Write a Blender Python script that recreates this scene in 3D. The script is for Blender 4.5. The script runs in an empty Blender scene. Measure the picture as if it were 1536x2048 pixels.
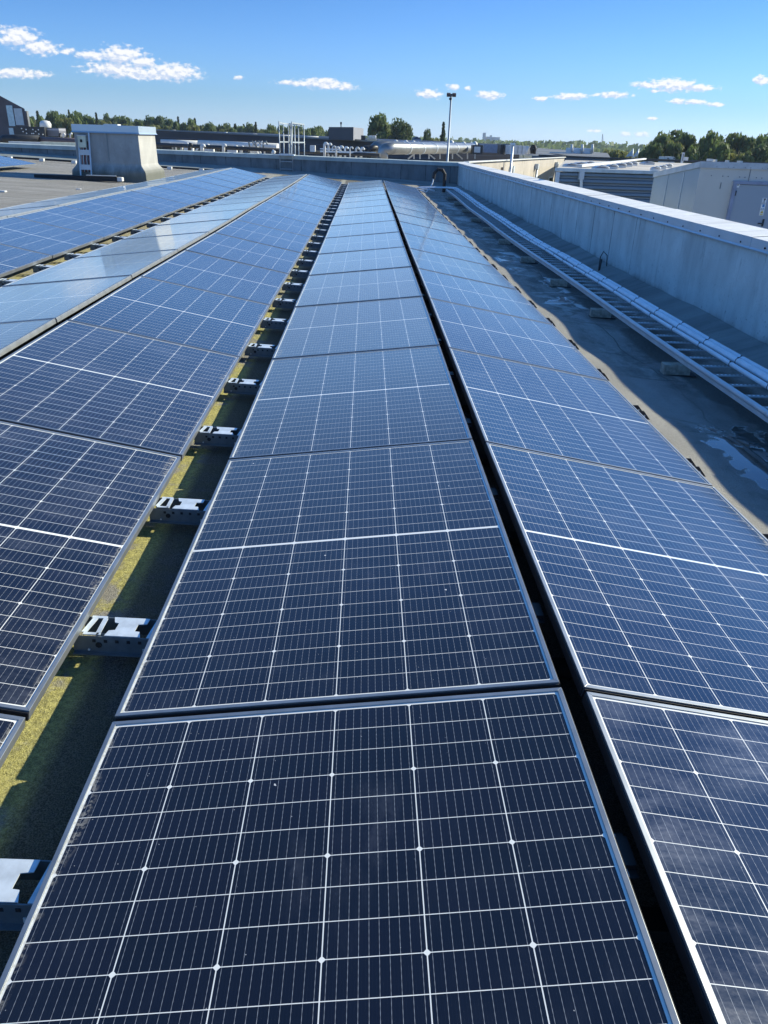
import bpy, bmesh, math, random
from mathutils import Vector, Matrix, noise
random.seed(7)
R = math.radians
scene = bpy.context.scene
COL = scene.collection

# ------------------------------------------------------------------ camera
CAM = Vector((0.6148, -1.5267, 1.3419))
FW = Vector((0.030559, 0.897458, -0.44004)); RT = Vector((0.999376, -0.019626, 0.029377)); UP = Vector((-0.017728, 0.440663, 0.897498))
FPX = 1521.28
cd = bpy.data.cameras.new('camera'); cam = bpy.data.objects.new('camera', cd); COL.objects.link(cam)
cd.sensor_fit = 'HORIZONTAL'; cd.sensor_width = 36; cd.lens = FPX/1536*36
cd.clip_start = 0.05; cd.clip_end = 20000
m = Matrix.Identity(4)
for i in range(3):
    m[i][0] = RT[i]; m[i][1] = UP[i]; m[i][2] = -FW[i]; m[i][3] = CAM[i]
cam.matrix_world = m
scene.camera = cam
scene.view_settings.view_transform = 'Standard'; scene.view_settings.look = 'None'
scene.view_settings.exposure = 0.70; scene.view_settings.gamma = 1

def at(px, py, Y):                       # pixel of the photograph -> point on the plane y = Y
    v = FW + RT*(px-768)/FPX - UP*(py-1024)/FPX
    return CAM + v*((Y-CAM.y)/v.y)

# ------------------------------------------------------------------ sun and sky
SUN = Vector((1.93, 0.80, 1.0)).normalized()
SEL = math.asin(SUN.z); SAZ = math.atan2(SUN.x, SUN.y)
sl = bpy.data.lights.new('sun', 'SUN'); so = bpy.data.objects.new('sun', sl); COL.objects.link(so)
sl.energy = 5.0; sl.angle = R(0.53); sl.color = (1, 0.93, 0.70)
so.rotation_euler = SUN.to_track_quat('Z', 'Y').to_euler(); so.location = (10, 5, 12)

class NT:
    """tiny node helper"""
    def __init__(s, nt): s.t = nt; s.n = nt.nodes; s.l = nt.links
    def put(s, sock, v):
        if v is None: return
        if isinstance(v, bpy.types.NodeSocket): s.l.new(v, sock)
        elif isinstance(v, (tuple, list)) and len(v) == 3 and sock.type == 'RGBA': sock.default_value = (*v, 1)
        else: sock.default_value = v
    def node(s, typ, ins=None, **kw):
        n = s.n.new(typ)
        for k, v in kw.items(): setattr(n, k, v)
        for k, v in (ins or {}).items(): s.put(n.inputs[k], v)
        return n
    def m(s, op, a, b=None, c=None, clamp=False):
        n = s.n.new('ShaderNodeMath'); n.operation = op; n.use_clamp = clamp
        s.put(n.inputs[0], a)
        if b is not None: s.put(n.inputs[1], b)
        if c is not None: s.put(n.inputs[2], c)
        return n.outputs[0]
    def vm(s, op, a, b=None):
        n = s.n.new('ShaderNodeVectorMath'); n.operation = op
        s.put(n.inputs[0], a)
        if b is not None: s.put(n.inputs[1], b)
        return n.outputs['Value'] if op in ('LENGTH', 'DOT_PRODUCT', 'DISTANCE') else n.outputs[0]
    def noise(s, vec, scale, detail=3, rough=.55, color=False, dist=0):
        n = s.node('ShaderNodeTexNoise', {'Scale': scale, 'Detail': detail, 'Roughness': rough, 'Distortion': dist})
        if vec is not None: s.l.new(vec, n.inputs['Vector'])
        return n.outputs['Color' if color else 'Fac']
    def mix(s, f, a, b, mode='MIX'):
        n = s.node('ShaderNodeMix', data_type='RGBA', blend_type=mode)
        s.put(n.inputs[0], f); s.put(n.inputs[6], a); s.put(n.inputs[7], b)
        return n.outputs[2]
    def ss(s, x, a, b, lo=0., hi=1.):
        n = s.node('ShaderNodeMapRange', {0: x, 1: a, 2: b, 3: lo, 4: hi}, interpolation_type='SMOOTHSTEP')
        return n.outputs[0]
    def xyz(s, v):
        n = s.node('ShaderNodeSeparateXYZ', {0: v}); return n.outputs
    def comb(s, x, y, z=0.):
        return s.node('ShaderNodeCombineXYZ', {0: x, 1: y, 2: z}).outputs[0]

w = bpy.data.worlds.new("World"); scene.world = w; w.use_nodes = True
wt = NT(w.node_tree)
for n in list(wt.n): wt.n.remove(n)
wout = wt.n.new('ShaderNodeOutputWorld'); bg = wt.n.new('ShaderNodeBackground')
wt.l.new(bg.outputs[0], wout.inputs[0])
sky = wt.n.new('ShaderNodeTexSky'); sky.sky_type = 'NISHITA'; sky.sun_disc = False
sky.sun_elevation = SEL; sky.sun_rotation = SAZ; sky.altitude = 0; sky.air_density = 1.15; sky.dust_density = 0.35; sky.ozone_density = 2.2
hs = wt.node('ShaderNodeHueSaturation', {'Saturation': 1.12, 'Value': 1.0, 'Color': sky.outputs[0]})
geo = wt.node('ShaderNodeTexCoord')
dv = wt.xyz(geo.outputs['Generated'])
az = wt.m('MULTIPLY', wt.m('ARCTAN2', dv[0], dv[1]), 57.2958)
el = wt.m('MULTIPLY', wt.m('ARCSINE', dv[2]), 57.2958)
ae = wt.comb(az, el)
blobs = [(-21.34, 4.84, 1.43, 0.58), (-20.23, 4.4, 1.28, 0.45), (-18.66, 4.26, 0.45, 0.22), (-21.8, 2.94, 2.07, 0.29), (-20.4, 2.96, 0.6, 0.22), (-15.47, 4.25, 1.58, 0.58), (-14.31, 3.94, 1.13, 0.38), (-17.24, 4.11, 1.13, 0.29), (-12.54, 3.48, 2.07, 0.54), (-15.71, 3.47, 2.64, 0.45), (-14.24, 3.24, 3.39, 0.32), (-8.39, 3.29, 0.38, 0.13), (-3.0, 3.18, 1.88, 0.35), (-4.47, 3.13, 1.88, 0.19), (-1.53, 3.02, 0.94, 0.22), (4.08, 2.81, 0.98, 0.29), (3.36, 2.74, 0.3, 0.13), (5.53, 3.23, 0.53, 0.19), (6.58, 3.17, 0.26, 0.16), (8.09, 2.8, 0.98, 0.26), (7.69, 2.88, 0.6, 0.22), (11.34, 2.67, 0.53, 0.16), (13.17, 2.85, 1.43, 0.22), (15.81, 2.98, 1.43, 0.19), (19.35, 3.61, 1.58, 0.42), (18.01, 3.57, 1.43, 0.22), (20.85, 3.46, 1.36, 0.22), (18.37, 3.24, 0.38, 0.1), (19.82, 2.69, 0.6, 0.19), (20.8, 2.67, 0.9, 0.16), (22.06, 2.55, 0.75, 0.13), (24.38, 3.88, 0.6, 0.26), (18.4, 1.68, 0.45, 0.1), (17.98, 0.78, 0.6, 0.19), (17.01, 0.76, 0.53, 0.16), (15.03, 0.91, 0.53, 0.1),
         (-38, 7, 5, 1.2), (-48, 12, 6, 1.6), (35, 6, 4, .8), (46, 10, 6, 1.4)]
t1 = wt.mix(wt.ss(el, -.5, 2.6), (.48, .76, 1.75), (.30, .52, 1.08))
t1 = wt.mix(wt.ss(el, 1.5, 9.5), t1, (.225, .415, .80))
t2 = wt.mix(wt.ss(el, 9, 16), t1, (.42, .76, 1.22))
t2 = wt.mix(wt.ss(el, 24, 50), t2, (.38, .68, .92))
t3 = wt.mix(wt.m('MULTIPLY', wt.ss(az, 0., 45.), wt.ss(el, 45., 20.)), t2, wt.mix(1., t2, (.82, .91, 1.02), 'MULTIPLY'))
skycol = wt.mix(1., hs.outputs[0], t3, 'MULTIPLY')
mn = None; mb2 = None
for a, e, ra, re in blobs:
    v = wt.vm('MULTIPLY', wt.vm('SUBTRACT', ae, (a, e-re*.15, 0)), (1/(ra*1.05), 1/(re*1.15), 0))
    q = wt.vm('LENGTH', v)
    q2 = wt.vm('LENGTH', wt.vm('ADD', v, (.15, .55, 0)))
    mn = q if mn is None else wt.m('MINIMUM', mn, q)
    mb2 = q2 if mb2 is None else wt.m('MINIMUM', mb2, q2)
nz = wt.noise(wt.vm('MULTIPLY', ae, (1.0, 1.7, 1)), 2.5, 4, .55)
nz2 = wt.noise(wt.vm('MULTIPLY', wt.vm('ADD', ae, (.06, .20, 0)), (1.0, 1.7, 1)), 2.5, 4, .55)
dens = wt.m('ADD', wt.m('SUBTRACT', 1.0, mn), wt.m('MULTIPLY', wt.m('SUBTRACT', nz, .5), 1.7))
alpha = wt.m('MULTIPLY', wt.ss(dens, .0, .6), wt.ss(el, .3, 1.0, .35, .97))
lit = wt.ss(wt.m('ADD', wt.m('MULTIPLY', wt.m('SUBTRACT', nz, nz2), 3.5), wt.m('SUBTRACT', mb2, mn)), -.35, .55)
ccol = wt.mix(lit, (3.3, 3.8, 4.8), (5.3, 5.3, 5.3))
thin = wt.ss(dens, .2, 1.0)
ccol = wt.mix(wt.m('MULTIPLY', thin, .3), (7.4, 7.4, 7.4), ccol) if False else ccol
final = wt.mix(alpha, skycol, ccol)
wt.l.new(final, bg.inputs[0]); bg.inputs[1].default_value = 0.12

# ------------------------------------------------------------------ material helpers
MATS = {}
def mat(name, base=(.5, .5, .5), rough=.6, metal=0., var=.12, vscale=6., bump=0., bscale=40., spec=.5, emit=None):
    if name in MATS: return MATS[name]
    M = bpy.data.materials.new(name); M.use_nodes = True; T = NT(M.node_tree)
    b = T.n['Principled BSDF']; tc = T.node('ShaderNodeTexCoord')
    f = T.noise(tc.outputs['Object'], vscale, 4)
    dk = tuple(c*(1-var) for c in base); lt = tuple(min(1, c*(1+var)) for c in base)
    T.put(b.inputs['Base Color'], T.mix(T.ss(f, .3, .7), dk, lt))
    b.inputs['Roughness'].default_value = rough; b.inputs['Metallic'].default_value = metal
    b.inputs['Specular IOR Level'].default_value = spec
    if bump:
        bn = T.node('ShaderNodeBump', {'Strength': bump, 'Distance': .01, 'Height': T.noise(tc.outputs['Object'], bscale, 4)})
        T.put(b.inputs['Normal'], bn.outputs[0])
    MATS[name] = M
    return M

alu = mat('aluminium', (.33, .35, .36), .45, .8, .12, 12)
galv = mat('galvanised steel', (.60, .66, .70), .42, .35, .15, 20)
galv_d = mat('dull steel side', (.15, .18, .20), .5, .4, .15, 20)
steel_white = mat('pale painted steel', (.52, .56, .58), .45, .2, .08, 5)
black_steel = mat('black painted steel', (.02, .022, .025), .5, 0, .3, 5)
black_rub = mat('black rubber', (.012, .012, .014), .7)
conduit_m = mat('white plastic conduit', (.72, .76, .80), .4, 0, .08, 9)
darkmetal = mat('dark blue cladding', (.022, .030, .05), .35, .3, .25, .4)
ductsilver = mat('silver duct', (.26, .265, .26), .42, .85, .12, 2)
white_m = mat('white painted', (.60, .60, .57), .5, 0, .08, 3)
cream_m = mat('cream box plastic', (.62, .62, .46), .5)
brown_m = mat('brown brick cladding', (.085, .065, .07), .7, 0, .25, .5)
conc_m = mat('pale rendered concrete', (.47, .43, .38), .85, 0, .12, .9, .2, 30)
wood_m = mat('weathered block', (.30, .29, .24), .85, 0, .3, 25, .3, 80)
glass_d = mat('dark window glass', (.03, .04, .05), .12)
glass_l = mat('pale reflecting window', (.45, .55, .58), .15, .2)
grey_roof = mat('grey felt roof', (.13, .14, .15), .8, 0, .3, .3)
beige_roof = mat('beige felt roof', (.48, .44, .38), .85, 0, .15, .4)
dome_m = mat('domed skylight plastic', (.20, .20, .22), .3, 0, .15, 1)
red_m = mat('red cable', (.35, .08, .06), .5)
stickw = mat('white sticker', (.8, .8, .8), .5)
sticky = mat('yellow sticker', (.75, .55, .1), .5)
stickb = mat('blue sticker', (.08, .25, .5), .5)
bark = mat('bark', (.09, .07, .05), .9)

def coated(name, base, streak=.5, rough=.8, seam=0., axis='x', algae=0., z0=0., spec=.3, metal=0., scale=1.):
    """weathered coated wall: vertical streaks, optional seams and algae near its foot"""
    M = bpy.data.materials.new(name); M.use_nodes = True; T = NT(M.node_tree); b = T.n['Principled BSDF']
    tc = T.node('ShaderNodeTexCoord'); P = T.xyz(tc.outputs['Object'])
    hor = P[0] if axis == 'x' else P[1]
    st = T.noise(T.comb(T.m('MULTIPLY', hor, 1.9*scale), T.m('MULTIPLY', P[2], .55), 0.), 1.3, 7, .65)
    bl = T.noise(tc.outputs['Object'], 2.1*scale, 5, .6); fine = T.noise(tc.outputs['Object'], 38, 4, .7)
    col = T.mix(T.m('MULTIPLY', T.ss(st, .38, .72), streak), base, tuple(c*.48 for c in base))
    col = T.mix(T.m('MULTIPLY', T.ss(bl, .42, .75), .45), col, tuple(min(1, c*1.35) for c in base))
    col = T.mix(T.m('MULTIPLY', T.ss(fine, .6, .8), .25), col, tuple(c*.4 for c in base))
    sp = T.noise(T.vm('MULTIPLY', tc.outputs['Object'], (1, 1, .5)), 70, 2, .5)
    col = T.mix(T.m('MULTIPLY', T.m('MULTIPLY', T.ss(sp, .66, .72), T.ss(bl, .4, .6)), .7), col, tuple(c*.25 for c in base))
    if algae:
        a = T.m('SUBTRACT', T.m('ADD', z0+algae, T.m('MULTIPLY', T.m('SUBTRACT', st, .5), algae*2.2)), P[2])
        col = T.mix(T.m('MULTIPLY', T.ss(a, 0., algae), .75), col, (.05, .06, .04))
    if seam:
        fr = T.m('FRACT', T.m('DIVIDE', T.m('ADD', hor, T.m('MULTIPLY', T.noise(T.comb(0., P[2], 0.), 1.5), .03)), seam))
        dd = T.m('MINIMUM', fr, T.m('SUBTRACT', 1.0, fr))
        ln = T.m('LESS_THAN', dd, .014/seam)
        vis = T.ss(T.noise(T.comb(T.m('FLOOR', T.m('DIVIDE', hor, seam)), T.m('MULTIPLY', P[2], 2.), 3.), 1.7), .35, .6)
        if axis == 'y': ln = T.m('MULTIPLY', ln, T.ss(hor, 7., 11., .12, 1.))
        col = T.mix(T.m('MULTIPLY', ln, T.m('MULTIPLY_ADD', vis, .55, .3)), col, (.02, .025, .02))
        cid = T.node('ShaderNodeTexWhiteNoise', {'W': T.m('FLOOR', T.m('DIVIDE', hor, seam))}, noise_dimensions='1D').outputs[0]
        col = T.mix(T.m('MULTIPLY', cid, .22), col, tuple(c*.6 for c in base))
    if seam:
        run = T.noise(T.comb(T.m('MULTIPLY', hor, 5.), T.m('MULTIPLY', P[2], .8), 9.), 1.6, 5, .7)
        topd = T.ss(P[2], -.05, .50)
        col = T.mix(T.m('MULTIPLY', T.m('MULTIPLY', T.ss(run, .56, .70), topd), .55), col, (.05, .06, .055))
        spots = T.noise(tc.outputs['Object'], 24, 3, .7)
        col = T.mix(T.m('MULTIPLY', T.ss(spots, .62, .70), T.ss(P[2], .25, -.2, .1, .6)), col, (.07, .085, .08))
    T.put(b.inputs['Base Color'], col); b.inputs['Roughness'].default_value = rough; b.inputs['Specular IOR Level'].default_value = spec
    b.inputs['Metallic'].default_value = metal
    bn = T.node('ShaderNodeBump', {'Strength': .35, 'Distance': .01, 'Height': T.m('ADD', fine, T.m('MULTIPLY', bl, 2.))})
    T.put(b.inputs['Normal'], bn.outputs[0])
    return M

# ------------------------------------------------------------------ mesh helpers
class MB:
    def __init__(s): s.v = []; s.f = []; s.mi = []; s.sm = []
    def add(s, vs, fs, mi=0, sm=False):
        o = len(s.v); s.v += [tuple(x) for x in vs]; s.f += [tuple(i+o for i in f) for f in fs]
        s.mi += [mi]*len(fs); s.sm += [sm]*len(fs)
    def box(s, c, d, rz=0, mi=0, M=None):
        hx, hy, hz = d[0]/2, d[1]/2, d[2]/2
        vs = [Vector((x, y, z)) for x in (-hx, hx) for y in (-hy, hy) for z in (-hz, hz)]
        Q = M if M is not None else Matrix.Rotation(rz, 4, 'Z')
        vs = [Q @ v + Vector(c) for v in vs]
        s.add(vs, [(0, 1, 3, 2), (4, 6, 7, 5), (0, 4, 5, 1), (2, 3, 7, 6), (0, 2, 6, 4), (1, 5, 7, 3)], mi)
    def beam(s, a, b, w_, h, mi=0):
        a, b = Vector(a), Vector(b); d = b-a; L_ = d.length; q = d.to_track_quat('Y', 'Z').to_matrix().to_4x4()
        s.box((a+b)/2, (w_, L_, h), M=q, mi=mi)
    def prism(s, pts, ex, mi=0):            # planar polygon (3D) extruded by ex
        n = len(pts); ex = Vector(ex); p = [Vector(x) for x in pts]
        s.add(p+[x+ex for x in p], [tuple(range(n))[::-1], tuple(range(n, 2*n))]+[(i, (i+1) % n, n+(i+1) % n, n+i) for i in range(n)], mi)
    def tube(s, pts, r, n=10, mi=0, cap=True, sm=True):
        pts = [Vector(p) for p in pts]; rings = []; up = Vector((0, 0, 1)); prev = None
        for i, p in enumerate(pts):
            d = (pts[min(i+1, len(pts)-1)]-pts[max(i-1, 0)]).normalized()
            if prev is None:
                a = d.orthogonal().normalized() if abs(d.dot(up)) > .95 else d.cross(up).normalized()
            else:
                a = (prev-d*prev.dot(d)).normalized()
            prev = a; b = d.cross(a); rr = r[i] if isinstance(r, (list, tuple)) else r
            rings.append([p+(a*math.cos(2*math.pi*k/n)+b*math.sin(2*math.pi*k/n))*rr for k in range(n)])
        vs = [x for g in rings for x in g]; fs = []
        for i in range(len(pts)-1):
            for k in range(n): fs.append((i*n+k, i*n+(k+1) % n, (i+1)*n+(k+1) % n, (i+1)*n+k))
        s.add(vs, fs, mi, sm)
        if cap:
            o = len(s.v)-len(vs)
            s.f += [tuple(o+k for k in range(n))[::-1], tuple(o+(len(pts)-1)*n+k for k in range(n))]; s.mi += [mi]*2; s.sm += [False]*2
    def build(s, name, mats, parent=None, loc=None, bevel=0.):
        me = bpy.data.meshes.new(name); me.from_pydata(s.v, [], s.f)
        bm = bmesh.new(); bm.from_mesh(me); bmesh.ops.recalc_face_normals(bm, faces=bm.faces); bm.to_mesh(me); bm.free()
        if not isinstance(mats, (list, tuple)): mats = [mats]
        for x in mats: me.materials.append(x)
        for i, p in enumerate(me.polygons): p.material_index = s.mi[i]; p.use_smooth = s.sm[i]
        o = bpy.data.objects.new(name, me); COL.objects.link(o)
        if parent: o.parent = parent
        if loc: o.location = loc
        if bevel:
            md = o.modifiers.new('bevel', 'BEVEL'); md.width = bevel; md.segments = 2; md.limit_method = 'ANGLE'
        return o

def tag(o, label=None, cat=None, group=None, kind=None):
    if label: o['label'] = label
    if cat: o['category'] = cat
    if group: o['group'] = group
    if kind: o['kind'] = kind
    return o
def empty(name, label, cat, loc=(0, 0, 0), group=None):
    o = bpy.data.objects.new(name, None); COL.objects.link(o); o.location = loc; o.empty_display_size = .1
    return tag(o, label, cat, group)
def copy_tree(o, parent=None):
    c = o.copy(); COL.objects.link(c); c.parent = parent
    for ch in list(o.children): copy_tree(ch, c)
    return c
ORD = ['nearest', 'second', 'third', 'fourth', 'fifth', 'sixth', 'seventh', 'eighth', 'ninth', 'tenth', 'eleventh', 'twelfth', 'thirteenth', 'fourteenth', 'fifteenth', 'sixteenth', 'seventeenth', 'eighteenth', 'nineteenth', 'twentieth',
       'twenty-first', 'twenty-second', 'twenty-third', 'twenty-fourth', 'twenty-fifth', 'twenty-sixth', 'twenty-seventh', 'twenty-eighth', 'twenty-ninth', 'thirtieth', 'thirty-first', 'thirty-second', 'thirty-third']

# ------------------------------------------------------------------ layout numbers
PW, PL, PITCH = 1.134, 1.762, 1.78268
CC, SS = 1.12086, 0.17214            # run and rise of one tilted panel
GR, GV = 0.0655, 0.2145               # ridge gap, valley gap
H = -0.13
ZK = [0.0, -0.0156, -0.0148, -0.0161, -0.0233, -0.0328, -0.0344, -0.0298, -0.0347, -0.0416, -0.0458, -0.0491, -0.0458, -0.0397, -0.0345, -0.0297]
def zprof(Y):
    k = max(0., min(15., Y/PITCH)); i = min(14, int(k)); return ZK[i]+(ZK[i+1]-ZK[i])*(k-i)
def sx(x):
    return -0.0445*x if x > -4.5 else .20025+.030*(-4.5-x)
def roofz(x, y):
    z = H+sx(x)+zprof(y)
    if x > 2.2: z += (noise.noise(Vector((x*.9, y*.9, 0)))*.03+noise.noise(Vector((x*2.5, y*2.2, 5)))*.012)*min(1, (x-2.2)/.25)
    else: z += noise.noise(Vector((x, y*1.5, 0)))*.006
    return z
WY = 32.0          # far wall face
WX = 4.30          # right wall face

# ------------------------------------------------------------------ roof deck
def roof_material():
    M = bpy.data.materials.new('mineral felt roofing'); M.use_nodes = True; T = NT(M.node_tree); b = T.n['Principled BSDF']
    tc = T.node('ShaderNodeTexCoord'); O = tc.outputs['Object']; P = T.xyz(O)
    grain = T.noise(O, 260, 3, .8); grain2 = T.noise(O, 70, 4, .7); big = T.noise(O, 1.3, 5, .6); mid = T.noise(O, 7, 5, .65)
    col = T.mix(T.ss(big, .3, .7), (.29, .285, .27), (.40, .39, .365))
    stx = T.noise(T.comb(T.m('MULTIPLY', P[0], .18), T.m('MULTIPLY', P[1], 3.), 0.), 2.2, 6, .7)
    left = T.ss(P[0], -4.5, -3.2, 1., 0.)
    col = T.mix(T.m('MULTIPLY', left, T.m('MULTIPLY', T.ss(stx, .42, .58), .72)), col, (.17, .155, .135))
    # laps every metre on the left field
    fy = T.m('FRACT', T.m('ADD', P[1], T.m('MULTIPLY', T.noise(T.comb(P[0], 0., 0.), .6), .15)))
    lap = T.m('MULTIPLY', T.m('LESS_THAN', fy, .05), left)
    col = T.mix(T.m('MULTIPLY', lap, .6), col, (.10, .09, .08))
    # bitumen gutter on the right
    rt = T.ss(T.m('ADD', P[0], T.m('MULTIPLY', T.m('SUBTRACT', mid, .5), .25)), 2.55, 2.75)
    bit = T.mix(T.ss(T.noise(T.vm('MULTIPLY', O, (1.8, .8, 1)), 1.9, 8, .72), .38, .64), (.10, .11, .11), (.38, .40, .38))
    stain = T.noise(T.vm('ADD', O, T.vm('MULTIPLY', T.noise(O, 3., 3, .5, True), (.25, .25, 0))), 1.15, 4, .5)
    bit = T.mix(T.m('MULTIPLY', T.ss(stain, .53, .58), .6), bit, (.07, .075, .07))
    sd = T.m('ABSOLUTE', T.m('SUBTRACT', stain, .53))
    zone = T.m('MULTIPLY', T.ss(P[1], 5.5, 7.5), T.ss(P[1], 24., 18.))
    bit = T.mix(T.m('MULTIPLY', T.ss(sd, .030, .002), T.m('MULTIPLY_ADD', zone, .72, .12)), bit, (.62, .66, .64))
    # dark lap seams in the gutter
    wob = T.m('MULTIPLY', T.noise(T.comb(P[1], 2., 0.), 1.1, 3), .25)
    s1 = T.m('LESS_THAN', T.m('ABSOLUTE', T.m('SUBTRACT', T.m('ADD', P[0], wob), T.m('MULTIPLY_ADD', P[1], .018, 3.0))), .006)
    wob2 = T.m('MULTIPLY', T.noise(T.comb(P[0], 7., 0.), 2.1, 3), .35)
    s2 = T.m('LESS_THAN', T.m('ABSOLUTE', T.m('SUBTRACT', T.m('FRACT', T.m('MULTIPLY', T.m('ADD', P[1], wob2), .48)), .5)), .0035)
    bit = T.mix(T.m('MULTIPLY', T.m('MAXIMUM', s1, s2), .8), bit, (.015, .015, .015))
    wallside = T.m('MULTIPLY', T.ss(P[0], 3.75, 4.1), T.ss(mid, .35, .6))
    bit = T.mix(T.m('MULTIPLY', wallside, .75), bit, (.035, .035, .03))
    pits = T.ss(T.noise(O, 22, 5, .75), .56, .70)
    bit = T.mix(T.m('MULTIPLY', pits, .6), bit, (.04, .045, .04))
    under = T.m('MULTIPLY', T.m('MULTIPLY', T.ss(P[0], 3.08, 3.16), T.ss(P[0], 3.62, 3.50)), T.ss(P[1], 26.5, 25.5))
    bit = T.mix(T.m('MULTIPLY', under, .85), bit, (.018, .02, .018))  # shade beneath the ladder and conduits painted into the felt colour
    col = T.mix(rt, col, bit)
    # moss in the valleys
    mossx = T.m('MINIMUM', T.m('ABSOLUTE', T.m('ADD', P[0], .16)), T.m('ABSOLUTE', T.m('ADD', P[0], 2.68)))
    mo = T.m('MULTIPLY', T.ss(mossx, .50, .12), T.ss(T.m('ADD', T.m('MULTIPLY', big, .5), T.m('MULTIPLY', mid, .6)), .44, .55))
    mo = T.m('MULTIPLY', mo, T.ss(P[1], 14., 3.5, .18, 1.))
    mcol = T.mix(T.ss(grain2, .35, .65), (.36, .34, .04), (.82, .76, .17))
    col = T.mix(T.m('MULTIPLY', mo, .85), col, mcol)
    dk = T.m('MULTIPLY', T.m('MAXIMUM', T.m('MULTIPLY', T.ss(P[0], -.215, -.15), T.ss(P[0], 2.30, 2.1)), T.m('MULTIPLY', T.ss(P[0], -2.72, -2.66), T.ss(P[0], -.3, -.4))), .9)  # panel shadow on the valley floor, painted into the roof colour
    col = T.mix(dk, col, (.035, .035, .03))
    gs = T.ss(grain, .42, .60)
    col = T.mix(T.m('MULTIPLY', gs, .55), T.mix(.5, col, (.04, .035, .03)), T.mix(T.m('MULTIPLY_ADD', mo, -.08, .32), col, (.85, .82, .7)))
    ex = T.m('MULTIPLY', T.m('SUBTRACT', P[0], 2.99), 1/.30); ey = T.m('MULTIPLY', T.m('SUBTRACT', P[1], 2.55), 1/.62)
    pr_ = T.m('SUBTRACT', 1., T.m('SQRT', T.m('ADD', T.m('MULTIPLY', ex, ex), T.m('MULTIPLY', ey, ey))))
    pn = T.noise(O, 5.5, 6, .6)
    pud = T.ss(T.m('ADD', pr_, T.m('MULTIPLY', T.m('SUBTRACT', pn, .5), 2.6)), .18, .26)
    zone2 = T.m('MULTIPLY', T.m('MULTIPLY', T.ss(P[1], 6.6, 7.6), T.ss(P[1], 12.5, 11.)), T.m('MULTIPLY', T.ss(P[0], 2.6, 2.72), T.ss(P[0], 3.2, 3.0)))
    pud = T.m('MAXIMUM', pud, T.m('MULTIPLY', T.ss(T.noise(O, 1.9, 4, .5), .53, .56), zone2))
    rim = T.m('MULTIPLY', T.m('MULTIPLY', T.ss(pud, .0, .4), T.ss(pud, 1., .6)), .9)
    col = T.mix(pud, col, (.06, .065, .06)); col = T.mix(rim, col, (.55, .58, .56))
    T.put(b.inputs['Base Color'], col)
    wet = T.m('MULTIPLY', rt, T.ss(stain, .55, .60))
    T.put(b.inputs['Roughness'], T.m('MULTIPLY', T.m('MULTIPLY_ADD', wet, -.5, .88), T.m('MULTIPLY_ADD', pud, -.95, 1.))); b.inputs['Specular IOR Level'].default_value = .35
    bn = T.node('ShaderNodeBump', {'Strength': T.m('MULTIPLY_ADD', pud, -.8, .8), 'Distance': .006, 'Height': T.m('ADD', grain, T.m('MULTIPLY', grain2, 1.2))})
    T.put(b.inputs['Normal'], bn.outputs[0])
    return M
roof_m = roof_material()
def grid_sheet(xs, ys, zf):
    vs = [(x, y, zf(x, y)) for y in ys for x in xs]; n = len(xs)
    fs = [(j*n+i, j*n+i+1, (j+1)*n+i+1, (j+1)*n+i) for j in range(len(ys)-1) for i in range(n-1)]
    return vs, fs
def frange(a, b, s):
    n = max(1, round((b-a)/s)); return [a+(b-a)*i/n for i in range(n+1)]
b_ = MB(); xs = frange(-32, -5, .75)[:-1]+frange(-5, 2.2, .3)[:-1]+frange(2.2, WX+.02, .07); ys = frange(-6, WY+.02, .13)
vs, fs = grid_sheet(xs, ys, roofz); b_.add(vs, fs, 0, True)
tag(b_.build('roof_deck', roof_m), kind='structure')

# far ground, reaching the horizon
M = bpy.data.materials.new('fields and yards'); M.use_nodes = True; T = NT(M.node_tree); tc = T.node('ShaderNodeTexCoord')
f1 = T.noise(tc.outputs['Object'], .008, 4); f2 = T.noise(tc.outputs['Object'], .15, 4)
c_ = T.mix(T.ss(f1, .45, .55), (.07, .09, .03), (.16, .15, .12)); c_ = T.mix(T.ss(f2, .3, .7), c_, (.10, .10, .08))
T.put(T.n['Principled BSDF'].inputs['Base Color'], c_); T.n['Principled BSDF'].inputs['Roughness'].default_value = .95
g = MB(); g.add([(-2500, -500, -7), (2500, -500, -7), (2500, 2500, -7), (-2500, 2500, -7)], [(0, 1, 2, 3)])
tag(g.build('ground', M), kind='structure')

# ------------------------------------------------------------------ parapet walls
wall_r_m = coated('grey coated gutter wall', (.60, .64, .62), .5, .8, 1.05, 'y', .14, -.33)
wall_f_m = coated('weathered grey felt wall', (.17, .20, .21), .85, .8, 1.0, 'x', .12, -.25)
cop_top = coated('pale lichened coping', (.80, .79, .74), .4, .6, 0, 'y', scale=2.)
cop_face = mat('coping fascia sheet', (.52, .57, .61), .4, .3, .06, 3)
cop_far = coated('grey-green coping', (.40, .45, .43), .4, .6, 0, 'x')
skirt_m = coated('bitumen skirting', (.27, .30, .29), .9, .85, 0, 'y')
t = empty('parapet_wall', 'long grey parapet wall with riveted pale coping along the right gutter', 'wall', (WX, 0, 0))
def rel(o, t):  # child geometry is written in world coordinates
    o.parent = t; o.location = -t.location; return o
def child(mb, name, mats, t, bevel=0.):
    o = mb.build(name, mats, t, bevel=bevel); o.location = (-t.location.x, -t.location.y, -t.location.z); return o
def rtop(Y): return .612-.0018*(Y-5)
b_ = MB(); ys_ = frange(-3, 33.0, 1.0)
for a, c in zip(ys_[:-1], ys_[1:]):
    b_.prism([(WX, a, -.9), (WX+.30, a, -.9), (WX+.30, a, rtop(a)-.03), (WX, a, rtop(a)-.03)], (0, c-a, rtop(c)-rtop(a)))
child(b_, 'wall_face', wall_r_m, t)
b_ = MB(); y = -3.0
k = 0
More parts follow.
